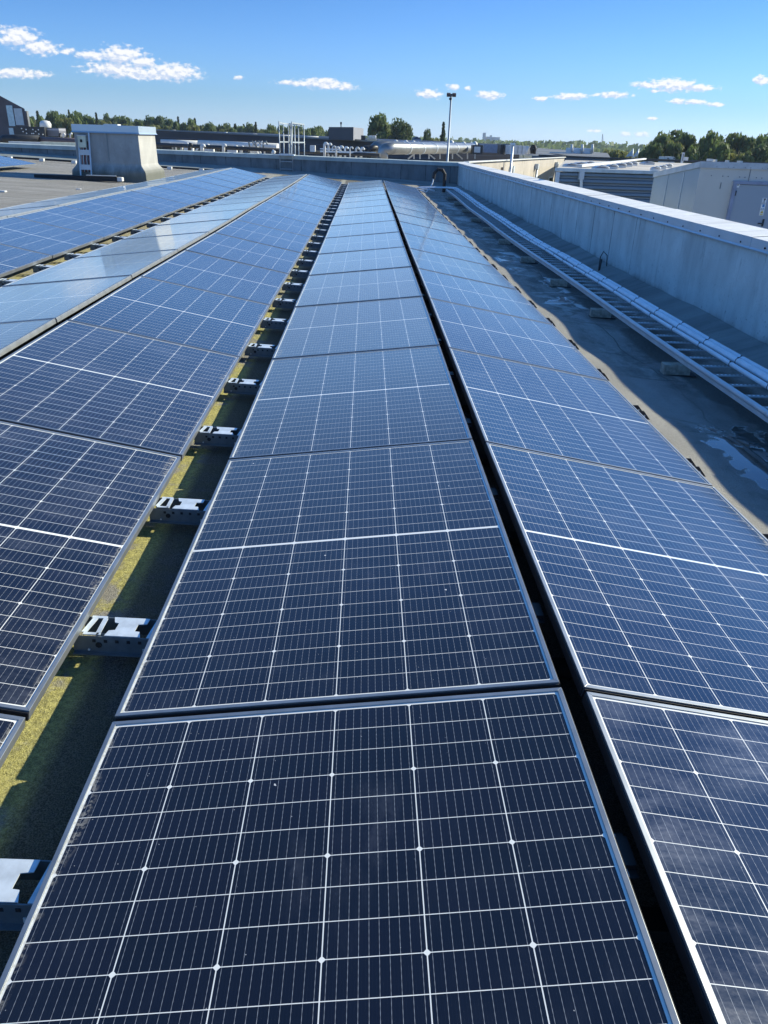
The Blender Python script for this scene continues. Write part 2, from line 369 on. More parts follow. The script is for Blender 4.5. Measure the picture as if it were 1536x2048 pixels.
while y < WY+1.0:
    y2 = min(y+3.0, WY+1.0); e = .004*(k % 2); za, zb = rtop(y), rtop(y2); w1 = WX-.035-e; w2 = WX+.345+e
    # top sheet + front fascia + rear fascia
    b_.add([(w1, y, za+e), (w2, y, za+.03+e), (w2, y2, zb+.03+e), (w1, y2, zb+e)], [(0, 1, 2, 3)], 0)
    b_.prism([(w1, y, za+e), (w1, y, za-.105), (w1+.006, y, za-.105), (w1+.006, y, za+e-.004)], (0, y2-y, zb-za), 1)
    b_.prism([(w2, y, za+.03+e), (w2, y, za-.09), (w2-.006, y, za-.09), (w2-.006, y, za+.026+e)], (0, y2-y, zb-za), 1)
    b_.prism([(w1-.012, y, za-.098), (w1, y, za-.084), (w1, y, za-.105), (w1-.008, y, za-.108)], (0, y2-y, zb-za), 1)
    y = y2; k += 1
y = -2.8
while y < WY:
    z = rtop(y)-.062; b_.tube([(WX-.034-.002, y, z), (WX-.046, y, z)], .0085, 8, 2)
    y += .5
child(b_, 'coping', [cop_top, cop_face, black_rub], t)
b_ = MB()
for a, c in zip(ys[:-1:4], ys[4::4]):
    za, zc = roofz(4.02, a), roofz(4.02, c); wa = noise.noise(Vector((a*.8, 0, 0)))*.03; wc = noise.noise(Vector((c*.8, 0, 0)))*.03
    b_.add([(4.02+wa, a, za+.004), (4.02+wc, c, zc+.004), (WX-.004, c, zc+.10+wc), (WX-.004, a, za+.10+wa)], [(0, 1, 2, 3)], 0, True)
child(b_, 'skirting', skirt_m, t)

t = empty('parapet_wall', 'dark weathered parapet wall across the far end of the solar roof', 'wall', (-8, WY, 0))
def ftop(x): return .575-.0095*(x-4.3)
b_ = MB(); xs_ = frange(-30, WX-.006, 2.)
for a, c in zip(xs_[:-1], xs_[1:]):
    b_.prism([(a, WY, -1.2), (a, WY+.35, -1.2), (a, WY+.35, ftop(a)-.03), (a, WY, ftop(a)-.03)], (c-a, 0, ftop(c)-ftop(a)))
child(b_, 'wall_face', wall_f_m, t)
b_ = MB()
for i, (a, c) in enumerate(zip(xs_[:-1], xs_[1:])):
    e = .004*(i % 2)
    b_.prism([(a, WY-.05-e, ftop(a)-.13), (a, WY+.40, ftop(a)-.13), (a, WY+.40, ftop(a)+.02+e), (a, WY-.05-e, ftop(a)+e)], (c-a, 0, ftop(c)-ftop(a)))
child(b_, 'coping', cop_far, t)
b_ = MB()
for a, c in zip(xs_[:-1], xs_[1:]):
    za, zc = roofz(a, WY-.5), roofz(c, WY-.5)
    b_.add([(a, WY-.6, za+.006), (c, WY-.6, zc+.006), (c, WY-.012, zc+.15), (a, WY-.012, za+.15)], [(0, 1, 2, 3)])
child(b_, 'skirting', skirt_m, t)

# ------------------------------------------------------------------ solar panels
def panel_glass():
    M = bpy.data.materials.new('solar cells under glass'); M.use_nodes = True; T = NT(M.node_tree); b = T.n['Principled BSDF']
    tc = T.node('ShaderNodeTexCoord'); O = tc.outputs['Object']; P = T.xyz(O)
    cp, rp, mg = .1837, .0715, .0055
    u = T.m('MULTIPLY_ADD', P[0], 1/cp, 3.); fu = T.m('FRACT', u); du = T.m('MULTIPLY', T.m('MINIMUM', fu, T.m('SUBTRACT', 1., fu)), cp)
    ya = T.m('SUBTRACT', T.m('ABSOLUTE', P[1]), mg); v = T.m('DIVIDE', ya, rp); fv = T.m('FRACT', v); dv_ = T.m('MULTIPLY', T.m('MINIMUM', fv, T.m('SUBTRACT', 1., fv)), rp)
    v3 = T.m('FRACT', T.m('DIVIDE', v, 3.)); d3 = T.m('MULTIPLY', T.m('MINIMUM', v3, T.m('SUBTRACT', 1., v3)), rp*3)
    outx = T.m('GREATER_THAN', T.m('ABSOLUTE', P[0]), cp*3-.001); outy = T.m('GREATER_THAN', ya, rp*12-.001)
    mid = T.m('LESS_THAN', ya, 0.)
    dia = T.m('LESS_THAN', T.m('ADD', du, d3), .0072)
    ln = T.m('MAXIMUM', T.m('LESS_THAN', du, .0011), T.m('LESS_THAN', dv_, .0008))
    wh = T.m('MAXIMUM', T.m('MAXIMUM', outx, outy), T.m('MAXIMUM', mid, T.m('MAXIMUM', dia, ln)))
    bu = T.m('FRACT', T.m('MULTIPLY', fu, 10.)); bd = T.m('MULTIPLY', T.m('ABSOLUTE', T.m('SUBTRACT', bu, .5)), cp/10)
    seg = T.m('SINE', T.m('MULTIPLY', v, 6.2832*5)); bus = T.m('LESS_THAN', bd, T.m('MULTIPLY_ADD', seg, .00012, .00042))
    fing = T.m('MULTIPLY', T.m('LESS_THAN', T.m('MULTIPLY', T.m('ABSOLUTE', T.m('SUBTRACT', T.m('FRACT', T.m('MULTIPLY', fu, 30.)), .5)), 2.), .12), .05)
    cid = T.node('ShaderNodeTexWhiteNoise', {'Vector': T.comb(T.m('FLOOR', u), T.m('FLOOR', T.m('DIVIDE', v, 1.)), T.m('SIGN', P[1]))}).outputs[0]
    cell = T.mix(cid, (.0015, .0032, .010), (.003, .004, .013))
    cell = T.mix(T.m('MULTIPLY', bus, .55), cell, (.42, .44, .46))
    cell = T.mix(fing, cell, (.05, .06, .10))
    col = T.mix(wh, cell, (.80, .80, .75))
    # grime: film, specks, dried streaks, low-edge lichen
    oi = T.node('ShaderNodeObjectInfo'); rnd = oi.outputs['Random']
    OW = T.vm('ADD', O, T.comb(T.m('MULTIPLY', rnd, 37.), T.m('MULTIPLY', rnd, 11.), 0.))
    film = T.noise(OW, 2.3, 5, .6); film2 = T.noise(T.vm('MULTIPLY', OW, (3., 1., 1.)), 4.5, 6, .7)
    dirt = T.m('ADD', .002, T.m('MULTIPLY', T.m('MULTIPLY', T.ss(film, .45, .75), T.ss(film2, .45, .75)), .09))
    spk = T.node('ShaderNodeTexVoronoi', {'Vector': OW, 'Scale': 55., 'Randomness': 1.}); spm = T.m('MULTIPLY', T.m('LESS_THAN', spk.outputs['Distance'], .055), T.ss(T.xyz(spk.outputs['Color'])[0], .80, .82))
    spk2 = T.node('ShaderNodeTexVoronoi', {'Vector': OW, 'Scale': 14., 'Randomness': 1.})
    sp2 = T.m('MULTIPLY', T.m('LESS_THAN', T.m('ADD', spk2.outputs['Distance'], T.m('MULTIPLY', T.noise(OW, 120, 2), .12)), .115), T.ss(T.xyz(spk2.outputs['Color'])[1], .965, .97))
    at_ = T.node('ShaderNodeAttribute', attribute_name='dust_glare', attribute_type='OBJECT'); dust_glare = at_.outputs['Fac']
    wv = T.noise(T.vm('MULTIPLY', T.vm('ADD', OW, T.vm('MULTIPLY', T.noise(OW, 4, 2, .5, True), (.04, .06, 0))), (1., 2.2, 1.)), 2.6, 9, .78)
    sm = T.m('MULTIPLY', T.m('MULTIPLY', T.ss(film, .30, .70), T.ss(wv, .36, .80)), T.m('MULTIPLY', dust_glare, .34))  # dust smears; at full strength they also paint sun glare
    # grime drying along the low frame edge
    le = T.m('SUBTRACT', T.m('ADD', -PW/2+.022, T.m('MULTIPLY', T.ss(T.noise(T.vm('MULTIPLY', OW, (1, 1, 1)), 2.2, 3), .5, .8), .035)), P[0])
    lem = T.m('MULTIPLY', T.ss(le, -.012, .012), T.ss(T.noise(OW, 60, 4, .75), .46, .6))
    tone = T.m('MULTIPLY', T.node('ShaderNodeObjectInfo').outputs['Random'], .012)
    col = T.mix(tone, col, (.5, .5, .6))
    col = T.mix(T.m('MAXIMUM', dirt, sm), col, (.42, .45, .54))
    col = T.mix(T.m('MULTIPLY', lem, .55), col, (.42, .39, .32))
    col = T.mix(T.m('MAXIMUM', T.m('MULTIPLY', spm, .55), T.m('MULTIPLY', sp2, .8)), col, (.75, .74, .70))
    T.put(b.inputs['Base Color'], col)
    T.put(b.inputs['Roughness'], T.m('ADD', T.m('MULTIPLY_ADD', T.ss(film2, .3, .8), .05, .055), T.m('ADD', T.m('MULTIPLY', lem, .4), T.m('MULTIPLY', sm, .9))))
    b.inputs['IOR'].default_value = 1.58
    b.inputs['Sheen Weight'].default_value = .42; b.inputs['Sheen Roughness'].default_value = .28; b.inputs['Sheen Tint'].default_value = (.62, .82, 1, 1)
    b.inputs['Coat Weight'].default_value = .0
    wavy = T.noise(T.vm('MULTIPLY', OW, (1., 5., 1.)), 5., 2, .5)
    bn = T.node('ShaderNodeBump', {'Strength': .035, 'Distance': .01, 'Height': wavy}); T.put(b.inputs['Normal'], bn.outputs[0])
    return M
glass_m = panel_glass()
mb = MB(); mb.box((0, 0, -.006), (PW-.006, PL-.006, .008)); me_g = mb
proto = empty('solar_panel', 'x', 'solar panel')
og = me_g.build('glass', glass_m, proto)
fr = MB(); lip = .0115
hx, hy = PW/2, PL/2
for s in (-1, 1):
    for (z0, z1, wd) in ((-.030, .0015, lip),):
        x0, x1 = (s*hx, s*(hx-wd))
        fr.prism([(s*hx, -hy, z0), (s*hx, hy, z0), (s*(hx-wd), hy-wd, z0), (s*(hx-wd), -hy+wd, z0)], (0, 0, z1-z0))
        fr.prism([(-hx, s*hy, z0), (hx, s*hy, z0), (hx-wd, s*(hy-wd), z0), (-hx+wd, s*(hy-wd), z0)], (0, 0, z1-z0))
fr.prism([(hx+.0003, -hy+.001, -.030), (hx+.0003, hy-.001, -.030), (hx+.0003, hy-.001, -.0045), (hx+.0003, -hy+.001, -.0045)], (.003, 0, 0), mi=1)  # black strip on the high edge paints the ridge gap's shade
for s in (-1, 1): fr.prism([(-hx+.001, s*(hy+.0003), -.030), (hx-.001, s*(hy+.0003), -.030), (hx-.001, s*(hy+.0003), -.0035), (-hx+.001, s*(hy+.0003), -.0035)], (0, s*.004, 0), mi=1)  # black end strips paint the shade between neighbouring panels
of = fr.build('frame', [alu, black_rub], proto, bevel=.0008)
frame_open = of.data.copy()                      # same frame, its high edge bare aluminium
hi = [p for p in frame_open.polygons if p.material_index == 1 and all(frame_open.vertices[v].co.x > hx for v in p.vertices)]
hv = set(v for p in frame_open.polygons if p.material_index == 1 for v in p.vertices if frame_open.vertices[v].co.x > hx)
for p in frame_open.polygons:
    if all(v in hv for v in p.vertices): p.material_index = 0
first = True
STRIPNAME = {'C': ('centre strip left of the near ridge', 'panels sloping left beside the near ridge'),
             'D': ('strip falling to the right-hand gutter', 'panels sloping towards the right gutter'),
             'B': ('strip left of the mossy gap, falling to it', 'panels sloping down to the mossy gap'),
             'A': ('pale glancing strip behind the second ridge', 'panels on the far side of the second ridge'),
             'Z': ('blue strip right of the rooftop shaft', 'panels below the third ridge'),
             'Y': ('dark sliver strip beyond the third ridge', 'panels beyond the third ridge'),
             'X': ('short separate strip at the far left edge', 'panels of the separate left array')}
def zt(y): return zprof(y)
def place_panel(strip, k, n, xlow, dirx, zoff=0., dust_glare=0., ybase=0., extra=None, cross=-.0445):
    global first
    o = proto if first else copy_tree(proto); first = False
    y0, y1 = ybase+(k)*PITCH, ybase+(k)*PITCH+PL
    def pt(side, y):
        x = xlow+dirx*CC*side
        return Vector((x, y, SS*side+sx(x)+zt(y)+zoff+(.009 if side == 0 else -.009)*(strip == 'D')))
    A, B_, C_, D_ = pt(0, y0), pt(1, y0), pt(1, y1), pt(0, y1)
    cen = (A+B_+C_+D_)/4; ex = ((B_-A)+(C_-D_)).normalized(); ey = ((D_-A)+(C_-B_)).normalized(); ez = ex.cross(ey).normalized()
    if ez.z < 0: ey = -ey; ez = ex.cross(ey).normalized()
    ey = ez.cross(ex)
    m = Matrix.Identity(4)
    for i in range(3): m[i][0] = ex[i]; m[i][1] = ey[i]; m[i][2] = ez[i]; m[i][3] = cen[i]
    jit = Matrix.Rotation(random.uniform(-.0025, .0025), 4, 'X') @ Matrix.Rotation(random.uniform(-.002, .002), 4, 'Y')
    o.matrix_world = m @ jit
    nm, grp = STRIPNAME[strip]
    lab = '%s solar panel of the %s' % (ORD[n], nm)
    if extra: lab = extra
    tag(o, lab, 'solar panel', grp)
    for ch in o.children:
        if ch.name.startswith('glass'): ch['dust_glare'] = dust_glare
        if ch.name.startswith('frame') and strip not in 'CD': ch.data = frame_open
    return o
xC = 0.; xD = 2*CC+GR; xB = -GV; xA = -GV-2*CC-.078; xZ = xA-GV; xY = xZ-2*CC-.078
for n, k in enumerate(range(-1, 15)): place_panel('C', k, n, xC, 1, dust_glare=.06)
for n, k in enumerate(range(-1, 15)): place_panel('D', k, n, xD, -1, dust_glare=1.25 if n == 0 else (.4 if n < 4 else .15))  # nearest panel: real dust plus a pale film painted for sun glare
for n, k in enumerate(range(-1, 15)): place_panel('B', k, n, xB, -1, dust_glare=.5 if n in (1, 2) else .15)
for n, k in enumerate(range(0, 15)): place_panel('A', k, n, xA, 1, dust_glare=.15)
for n, k in enumerate(range(3, 15)): place_panel('Z', k, n, xZ, -1, zoff=.01)
for n, k in enumerate(range(4, 15)): place_panel('Y', k, n, xY, 1, zoff=.01)
for n in range(3): place_panel('X', n, n, -9.75, -1, zoff=.0, ybase=25-3*PITCH)

# ------------------------------------------------------------------ valley brackets, outer feet, ridge supports
def make_bracket():
    t = empty('mounting_bracket', 'x', 'bracket')
    # folded plate: notched top, perforated front flange, rear flange, cheek with a triangular opening
    w_, d_ = .215, .098; hz = .0
    b = MB(); th = .003
    x0, x1 = -.045, .062
    top = [(x0, -d_/2), (x1, -d_/2), (x1-.008, -.022), (x1-.024, -.020), (x1-.022, .016), (x1+.004, .020), (x1+.006, d_/2), (x0+.004, d_/2), (x0+.012, .022), (x0+.026, .018), (x0+.024, -.018), (x0+.006, -.022)]
    b.prism([(x, y, 0) for x, y in top], (0, 0, th))
    b.build('top_plate', galv, t)
    b = MB()
    # left plate with triangular hole: four bars + diagonal
    b.box((-.063, -.044, .0035), (.012, .010, .003)); 
    b.prism([(-.108, -.049, .002), (-.062, -.049, .002), (-.062, -.038, .002), (-.108, -.038, .002)], (0, 0, th))
    b.prism([(-.108, .038, .002), (-.062, .038, .002), (-.062, .049, .002), (-.108, .049, .002)], (0, 0, th))
    b.prism([(-.072, -.0375, .002), (-.058, -.0375, .002), (-.058, .0375, .002), (-.072, .0375, .002)], (0, 0, th))
    b.prism([(-.115, -.0375, .002), (-.100, -.0375, .002), (-.088, .0375, .002), (-.104, .0375, .002)], (0, 0, th))
    b.build('slotted_plate', galv, t)
    b = MB(); b.prism([(.080, -.049, -.002), (.112, -.049, -.002), (.112, .049, -.002), (.090, .049, -.002)], (0, 0, th))
    b.build('end_plate', galv, t)
    b = MB(); b.box((0, -.0505, -.030), (w_+.06, .003, .058)); b.box((0, .0505, -.030), (w_+.06, .003, .058)); b.box((0, -.058, -.0585), (w_+.06, .016, .003))
    for i in range(5): b.box((-.075+.034*i, -.0523, -.016), (.010, .002, .010), mi=1)
    b.tube([(-.062, -.0522, -.030), (-.062, -.0545, -.030)], .010, 8, 1); b.tube([(-.092, -.0522, -.048), (-.092, -.056, -.048)], .0035, 8, 2)
    b.box((.088, -.053, -.045), (.04, .002, .014), mi=2)
    b.build('front_flange', [galv_d, black_rub, white_m], t)
    return t
BY0 = .432; STEP = PITCH/2
br = make_bracket(); fst = True
for n in range(31):
    y = BY0+STEP*(n-1)
    if y > 26.7: break
    o = br if fst else copy_tree(br); fst = False
    o.location = (-GV/2, y, roofz(-GV/2, y)+.10); o.rotation_euler.y = .045
    tag(o, '%s steel bracket spanning the mossy gap left of the centre strip' % ORD[n], 'bracket', 'steel brackets in the mossy gap')
for n in range(27):
    y = BY0+STEP*(n+3)
    if y > 26.7: break
    o = copy_tree(br); o.location = (xA-GV/2, y, roofz(xA-GV/2, y)+.10); o.rotation_euler.y = .045
    tag(o, '%s steel bracket in the dark gap between the pale strip and the blue strip' % ORD[n], 'bracket', 'steel brackets in the left gap')
# outer feet of the right strip: each a rail end with two triangular lugs
def make_foot():
    t = empty('triangular_bracket', 'x', 'bracket')
    b = MB(); b.box((-.04, 0, -.052), (.06, .04, .02)); b.build('rail_end', galv_d, t, bevel=.002)
    for s in (-1, 1):
        b = MB(); b.prism([(-.07, s*.055, -.02), (.042, s*.055, -.02), (-.006, s*.055, .036), (-.07, s*.055, .036)], (0, s*.004, 0))
        b.tube([(.002, s*.0545, .004), (.002, s*.0605, .004)], .006, 8, 1)
        b.build('triangular_lug', [black_steel, galv], t)
    return t
ft = make_foot(); fst = True
for n in range(31):
    y = BY0-.02+STEP*(n-1)
    if y > 26.7: break
    o = ft if fst else copy_tree(ft); fst = False
    o.location = (xD+.088, y, roofz(xD+.05, y)+.062)
    tag(o, '%s black triangular foot along the outer edge of the right strip' % ORD[n], 'bracket', 'triangular feet beside the gutter')
# ridge supports, seen down the dark ridge gaps
def make_ridge():
    t = empty('ridge_support', 'x', 'bracket')
    b = MB(); b.box((0, 0, -.15), (.05, .07, .26)); b.build('post', black_steel, t)
    b = MB(); b.box((-.008, -.045, -.03), (.028, .018, .003)); b.box((-.008, .040, -.03), (.028, .018, .003)); b.box((-.0, .0, -.034), (.05, .11, .003), mi=1)
    b.build('clip', [galv, black_steel], t)
    return t
rs = make_ridge(); fst = True
for n in range(8):
    y = -.45+STEP*n
    o = rs if fst else copy_tree(rs); fst = False
    x = CC+GR/2; o.location = (x, y, SS+sx(x)+zprof(y)-.045)
    tag(o, '%s dark support clip inside the near ridge gap' % ORD[n], 'bracket', 'clips in the near ridge gap')
# dark base rails lying on the felt beneath the panels (one per bracket line)
t = None
rail = MB(); rail.box((0, 0, 0), (2.15, .06, .035))
ro = rail.build('base_rail', black_steel, bevel=.002); fst = True
for xc, nm in ((CC+GR/2, 'first'), (-GV-CC-.04, 'second')):
    for n in range(0, 30):
        y = BY0+STEP*(n-1)
        if y > 26.6: break
        o = ro if fst else ro.copy()
        if not fst: COL.objects.link(o)
        fst = False
        o.location = (xc, y, roofz(xc, y)+.03); o.rotation_euler.y = .0445
        tag(o, '%s dark base rail across the roof under the %s ridge' % (ORD[n], nm), 'rail', 'base rails under the panels')

# ------------------------------------------------------------------ cable ladder with conduits
def lx(Y): return 3.125 if Y < 14 else 3.125-.0*(Y-14)+.018*(Y-14)
LY0, LY1 = 1.2, 26.6
t = empty('cable_ladder', 'galvanised cable ladder lying along the right-hand gutter', 'cable ladder', (3.3, 1.2, -.2))
def lz(Y): return roofz(3.0, Y)*.0 + (H-.0445*3.2+zprof(Y)+.155)+.008*math.sin(Y*.9)
for s, off in (('l', 0.), ('r', .40)):
    b = MB()
    yy = frange(LY0, LY1, .5)
    for a, c in zip(yy[:-1], yy[1:]):
        p, q = Vector((lx(a)+off, a, lz(a))), Vector((lx(c)+off, c, lz(c)))
        b.tube([p+Vector((0, 0, .012)), q+Vector((0, 0, .012))], .020, 8, cap=False)
        b.beam(p-Vector((0, 0, .012)), q-Vector((0, 0, .012)), .008, .05)
    yj = 2.9
    while yj < LY1:
        b.tube([(lx(yj)+off, yj-.03, lz(yj)+.012), (lx(yj)+off, yj+.03, lz(yj)+.012)], .0225, 8); yj += 3.
    child(b, 'rail', steel_white, t)
y = LY0+.1; i = 0
rung0 = None
while y < LY1-.1:
    if rung0 is None:
        b = MB(); b.box((.2, 0, 0), (.40, .032, .010))
        for q in range(11): b.box((.04+.03*q, 0, .0055), (.014, .008, .002), mi=1)
        rung0 = b.build('rung', [steel_white, black_rub], t); r_ = rung0
    else:
        r_ = rung0.copy(); COL.objects.link(r_); r_.parent = t
    r_.location = (lx(y)-3.3, y-1.2, lz(y)-.005+.2)
    y += .257; i += 1
    if i >= 100: break
def cond(off, rad, zo, ph, label):
    b = MB(); pts = []
    for Y in frange(LY0, LY1, .2):
        pts.append((lx(Y)+off+.005*math.sin(Y*1.3+ph)+.002*math.sin(Y*3.1+ph*2), Y, lz(Y)+zo+.003*math.sin(Y*1.9+ph)))
    # bend left at the far end and dive under the array
    Y = LY1; xx = lx(Y)+off
    for a in range(1, 7): pts.append((xx-(.35-off*.3)*(1-math.cos(a*math.pi/12)), Y+(.12+off)*math.sin(a*math.pi/12), lz(Y)+zo))
    pts.append((pts[-1][0]-.9, pts[-1][1], lz(Y)+zo-.02)); pts.append((pts[-1][0]-.35, pts[-1][1]-.02, lz(Y)-.06))
    b.tube(pts, rad, 12); o = b.build('cable_conduit', conduit_m); tag(o, label, 'conduit', 'white conduits on the cable ladder'); return o
cond(.235, .017, .045, 0., 'thin white conduit nearest the ladder rungs')
k2 = cond(.305, .027, .055, 1.1, 'thick white conduit in the middle of the bundle on the ladder')
k3 = cond(.362, .027, .055, 1.9, 'thick white conduit on the wall side of the cable ladder')
y = 1.6; n = 0; tie0 = None
tie_t = k2
while y < LY1:
    for off, rad, par in ((.235, .019, 0), (.305, .029, 1), (.362, .029, 2)):
        kk = [x for x in bpy.data.objects if x.name.startswith('cable_conduit')][par]
        yo = y+(.0, .05, .12)[par]
        X = lx(yo)+off+.005*math.sin(yo*1.3+(0., 1.1, 1.9)[par])+.002*math.sin(yo*3.1+(0., 1.1, 1.9)[par]*2)
        Z = lz(yo)+(.045, .055, .055)[par]+.003*math.sin(yo*1.9+(0., 1.1, 1.9)[par])
        b = MB(); b.tube([(X, yo-.004, Z), (X, yo+.004, Z)], rad-.0005, 12, cap=True); b.box((X-.01, yo, Z+rad+.001), (.008, .008, .006))
        b.build('cable_tie', black_rub, kk)
    y += .60; n += 1
# support blocks
for n, yb in enumerate((4.38, 6.55, 8.5, 10.6, 12.8, 15.0, 17.3, 19.6, 22., 24.4)):
    b = MB(); b.box((0, 0, 0), (.21, .10, .08)); b.box((.02, .0, -.043), (.27, .14, .008), mi=1)
    o = b.build('support_block', [wood_m, black_rub], bevel=.006); o.location = (lx(yb)-.02, yb, roofz(lx(yb), yb)+.047); o.rotation_euler.z = random.uniform(-.12, .12)
    tag(o, '%s grey block propping up the cable ladder' % ORD[n], 'block', 'blocks under the cable ladder')

# gooseneck pipe at the far corner
gy = 27.5; gz = roofz(3.34, gy)
t = empty('gooseneck_pipe', 'black hexagonal-elbow gooseneck pipe rising at the far end of the gutter', 'pipe', (3.34, gy, gz))
hq = .76
b = MB(); pth = [(3.34, gy, gz-.05), (3.34, gy, gz+hq-.14), (3.26, gy, gz+hq-.02), (3.10, gy, gz+hq), (2.98, gy, gz+hq-.12), (2.95, gy, gz+hq-.30)]
b.tube(pth, .058, 12, sm=False); child(b, 'pipe', black_rub, t)
b = MB(); b.tube([(3.34, gy, gz-.01), (3.34, gy, gz+.03)], .12, 14); child(b, 'flange', skirt_m, t)
b = MB(); pts = []
for i in range(14):
    s = i/13; pts.append((2.95-.30*s**1.6, gy-.3*s, gz+hq-.28-(hq-.27)*(s**.75)))
b.tube(pts, .02, 8); tag(b.build('flexible_cable', conduit_m), 'pale cable drooping out of the black gooseneck pipe', 'cable')
b = MB(); b.tube([(2.0, 27.75, gz+.12), (2.75, 27.7, gz+.1), (3.02, 27.55, gz+.07)], .02, 8); b.tube([(2.0, 27.6, gz+.12), (2.6, 27.5, gz+.06), (2.66, 27.2, gz+.03)], .02, 8)
tag(b.build('loose_cable', conduit_m), 'pale loose cables lying near the foot of the gooseneck pipe', 'cable')
# small bent wire bracket against the right wall
yb = 10.3; zb = roofz(4.1, yb)
b = MB(); b.tube([(4.13, yb, zb), (4.13, yb, zb+.22), (4.16, yb-.02, zb+.30), (4.16, yb-.22, zb+.27), (4.17, yb-.24, zb+.12)], .007, 6); b.tube([(4.10, yb-.12, zb+.0), (4.12, yb-.1, zb+.2)], .016, 8)
tag(b.build('wire_hook', black_steel), 'bent dark wire hook standing at the foot of the right wall', 'hook')

# puddles in the gutter
water = bpy.data.materials.new('standing water'); water.use_nodes = True; T = NT(water.node_tree); bb = T.n['Principled BSDF']
bb.inputs['Base Color'].default_value = (.14, .15, .15, 1); bb.inputs['Roughness'].default_value = .07; bb.inputs['IOR'].default_value = 1.6
def puddle(cx, cy, rx, ry, seed, nm='puddle'):
    b = MB(); n = 64; vs = []
    zz = max(roofz(cx+rx*.6*math.cos(a), cy+ry*.6*math.sin(a)) for a in [i*.7 for i in range(9)])+.004
    for i in range(n):
        a = 2*math.pi*i/n; r = 1+.45*noise.noise(Vector((math.cos(a)*1.6, math.sin(a)*1.6, seed)))+.12*noise.noise(Vector((math.cos(a)*3.2, math.sin(a)*3.2, seed)))
        x, y = cx+rx*r*math.cos(a), cy+ry*r*math.sin(a); vs.append((x, y, zz))
    b.add(vs, [tuple(range(n))]); o = b.build('puddle', water); o['kind'] = 'structure'
    return o

# ------------------------------------------------------------------ rooftop shaft (flared base, metal cap)
shaft_front = coated('shaft render', (.37, .365, .34), .45, .8, 0, 'x', .35, .15)
X0, X1, Y0, Y1 = -7.30, -5.56, 21.5, 23.35; zb = .02; ztop = 1.46
t = empty('rooftop_shaft', 'grey rendered roof shaft with flared foot and sheet-metal cap', 'roof shaft', (-6.4, 22.4, zb))
def ringloft(levels):
    b = MB(); vs = []; fs = []
    for (e, z) in levels: vs += [(X0-e, Y0-e, z), (X1+e, Y0-e, z), (X1+e, Y1+e, z), (X0-e, Y1+e, z)]
    for i in range(len(levels)-1):
        for k in range(4): fs.append((i*4+k, i*4+(k+1) % 4, i*4+4+(k+1) % 4, i*4+4+k))
    n = (len(levels)-1)*4; fs.append((n, n+1, n+2, n+3)); b.add(vs, fs); return b
o = child(ringloft([(.15, -.05), (.13, .31), (.115, .35), (.02, .47), (.0, .52), (-.015, 1.30)]), 'walls', shaft_front, t, bevel=.015)
capm = mat('bluish sheet-metal cap', (.50, .58, .64), .3, .5, .03, 2)
child(ringloft([(.055, 1.262), (.035, 1.275), (.02, 1.30), (.02, ztop-.004), (.01, ztop)]), 'cap', capm, t)
b = MB(); b.box((-6.35, 21.9, ztop+.015), (.38, .3, .03)); child(b, 'vent_strip', white_m, t)
b = MB(); b.box((-6.42, Y0+.006, .93), (.02, .03, .70)); child(b, 'seam', skirt_m, t)
t = empty('cable_tray', 'narrow upright cable tray leaning on the shaft wall', 'cable tray', (-7.0, 21.3, .2))
b = MB()
for xa in (-7.16, -6.87):
    b.beam((xa-.0, Y0-.04, 1.26 if xa > -7 else 1.18), (xa-.0, Y0-.27, .10), .035, .03)
child(b, 'side_rail', steel_white, t)
for z in (.78, .42):
    b = MB(); yy = Y0-.05-(1.26-z)*.2; b.box((-7.02, yy, z), (.27, .015, .13)); child(b, 'cross_plate', steel_white, t)
b = MB()
for i in range(7):
    x = -7.1+.03*i; b.tube([(x, Y0-.02, 1.05), (x+.02, Y0-.10, .85), (x, Y0-.14, .6), (x+.01, Y0-.2, .3)], .010, 6, mi=i % 3)
child(b, 'wires', [red_m, white_m, black_rub], t)
b = MB(); b.box((-7.06, Y0-.075, 1.04), (.20, .11, .28)); b.box((-7.07, Y0-.132, 1.06), (.06, .004, .07), mi=1); b.box((-7.06, Y0-.08, 1.19), (.22, .13, .02), mi=2)
tag(b.build('junction_box', [cream_m, black_rub, white_m], bevel=.006), 'cream junction box at the top of the shaft cable tray', 'junction box')
zq = roofz(-7, 21.1)
b = MB(); b.box((-7.2, 21.0, zq+.06), (2.2, .16, .12)); tag(b.build('cable_duct', black_rub, bevel=.01), 'low dark cable duct on the roof in front of the shaft', 'cable duct')
b = MB(); b.box((-6.02, 20.98, zq+.06), (.13, .18, .10)); b.box((-6.5, 20.9, zq+.14), (.8, .03, .02)); tag(b.build('duct_end_cap', white_m, bevel=.01), 'white end block of the dark duct below the shaft', 'block')
# low lightning-conductor run with white feet near the far wall
b = MB(); zr = [(-16+1.2*i, 29.3, roofz(-16+1.2*i, 29.3)+.07) for i in range(11)]; b.tube(zr, .035, 8)
tag(b.build('roof_conduit', black_rub), 'long black conduit on white feet before the far wall', 'conduit')
for i in range(8):
    b = MB(); x = -13.5+1.15*i; b.box((x, 29.2, roofz(x, 29.2)+.05), (.16, .16, .10)); tag(b.build('conduit_foot', white_m, bevel=.01), '%s white foot, counted from the left, under the long black roof conduit' % ('leftmost' if i == 0 else ORD[i]), 'block', 'white feet of the black roof conduit')
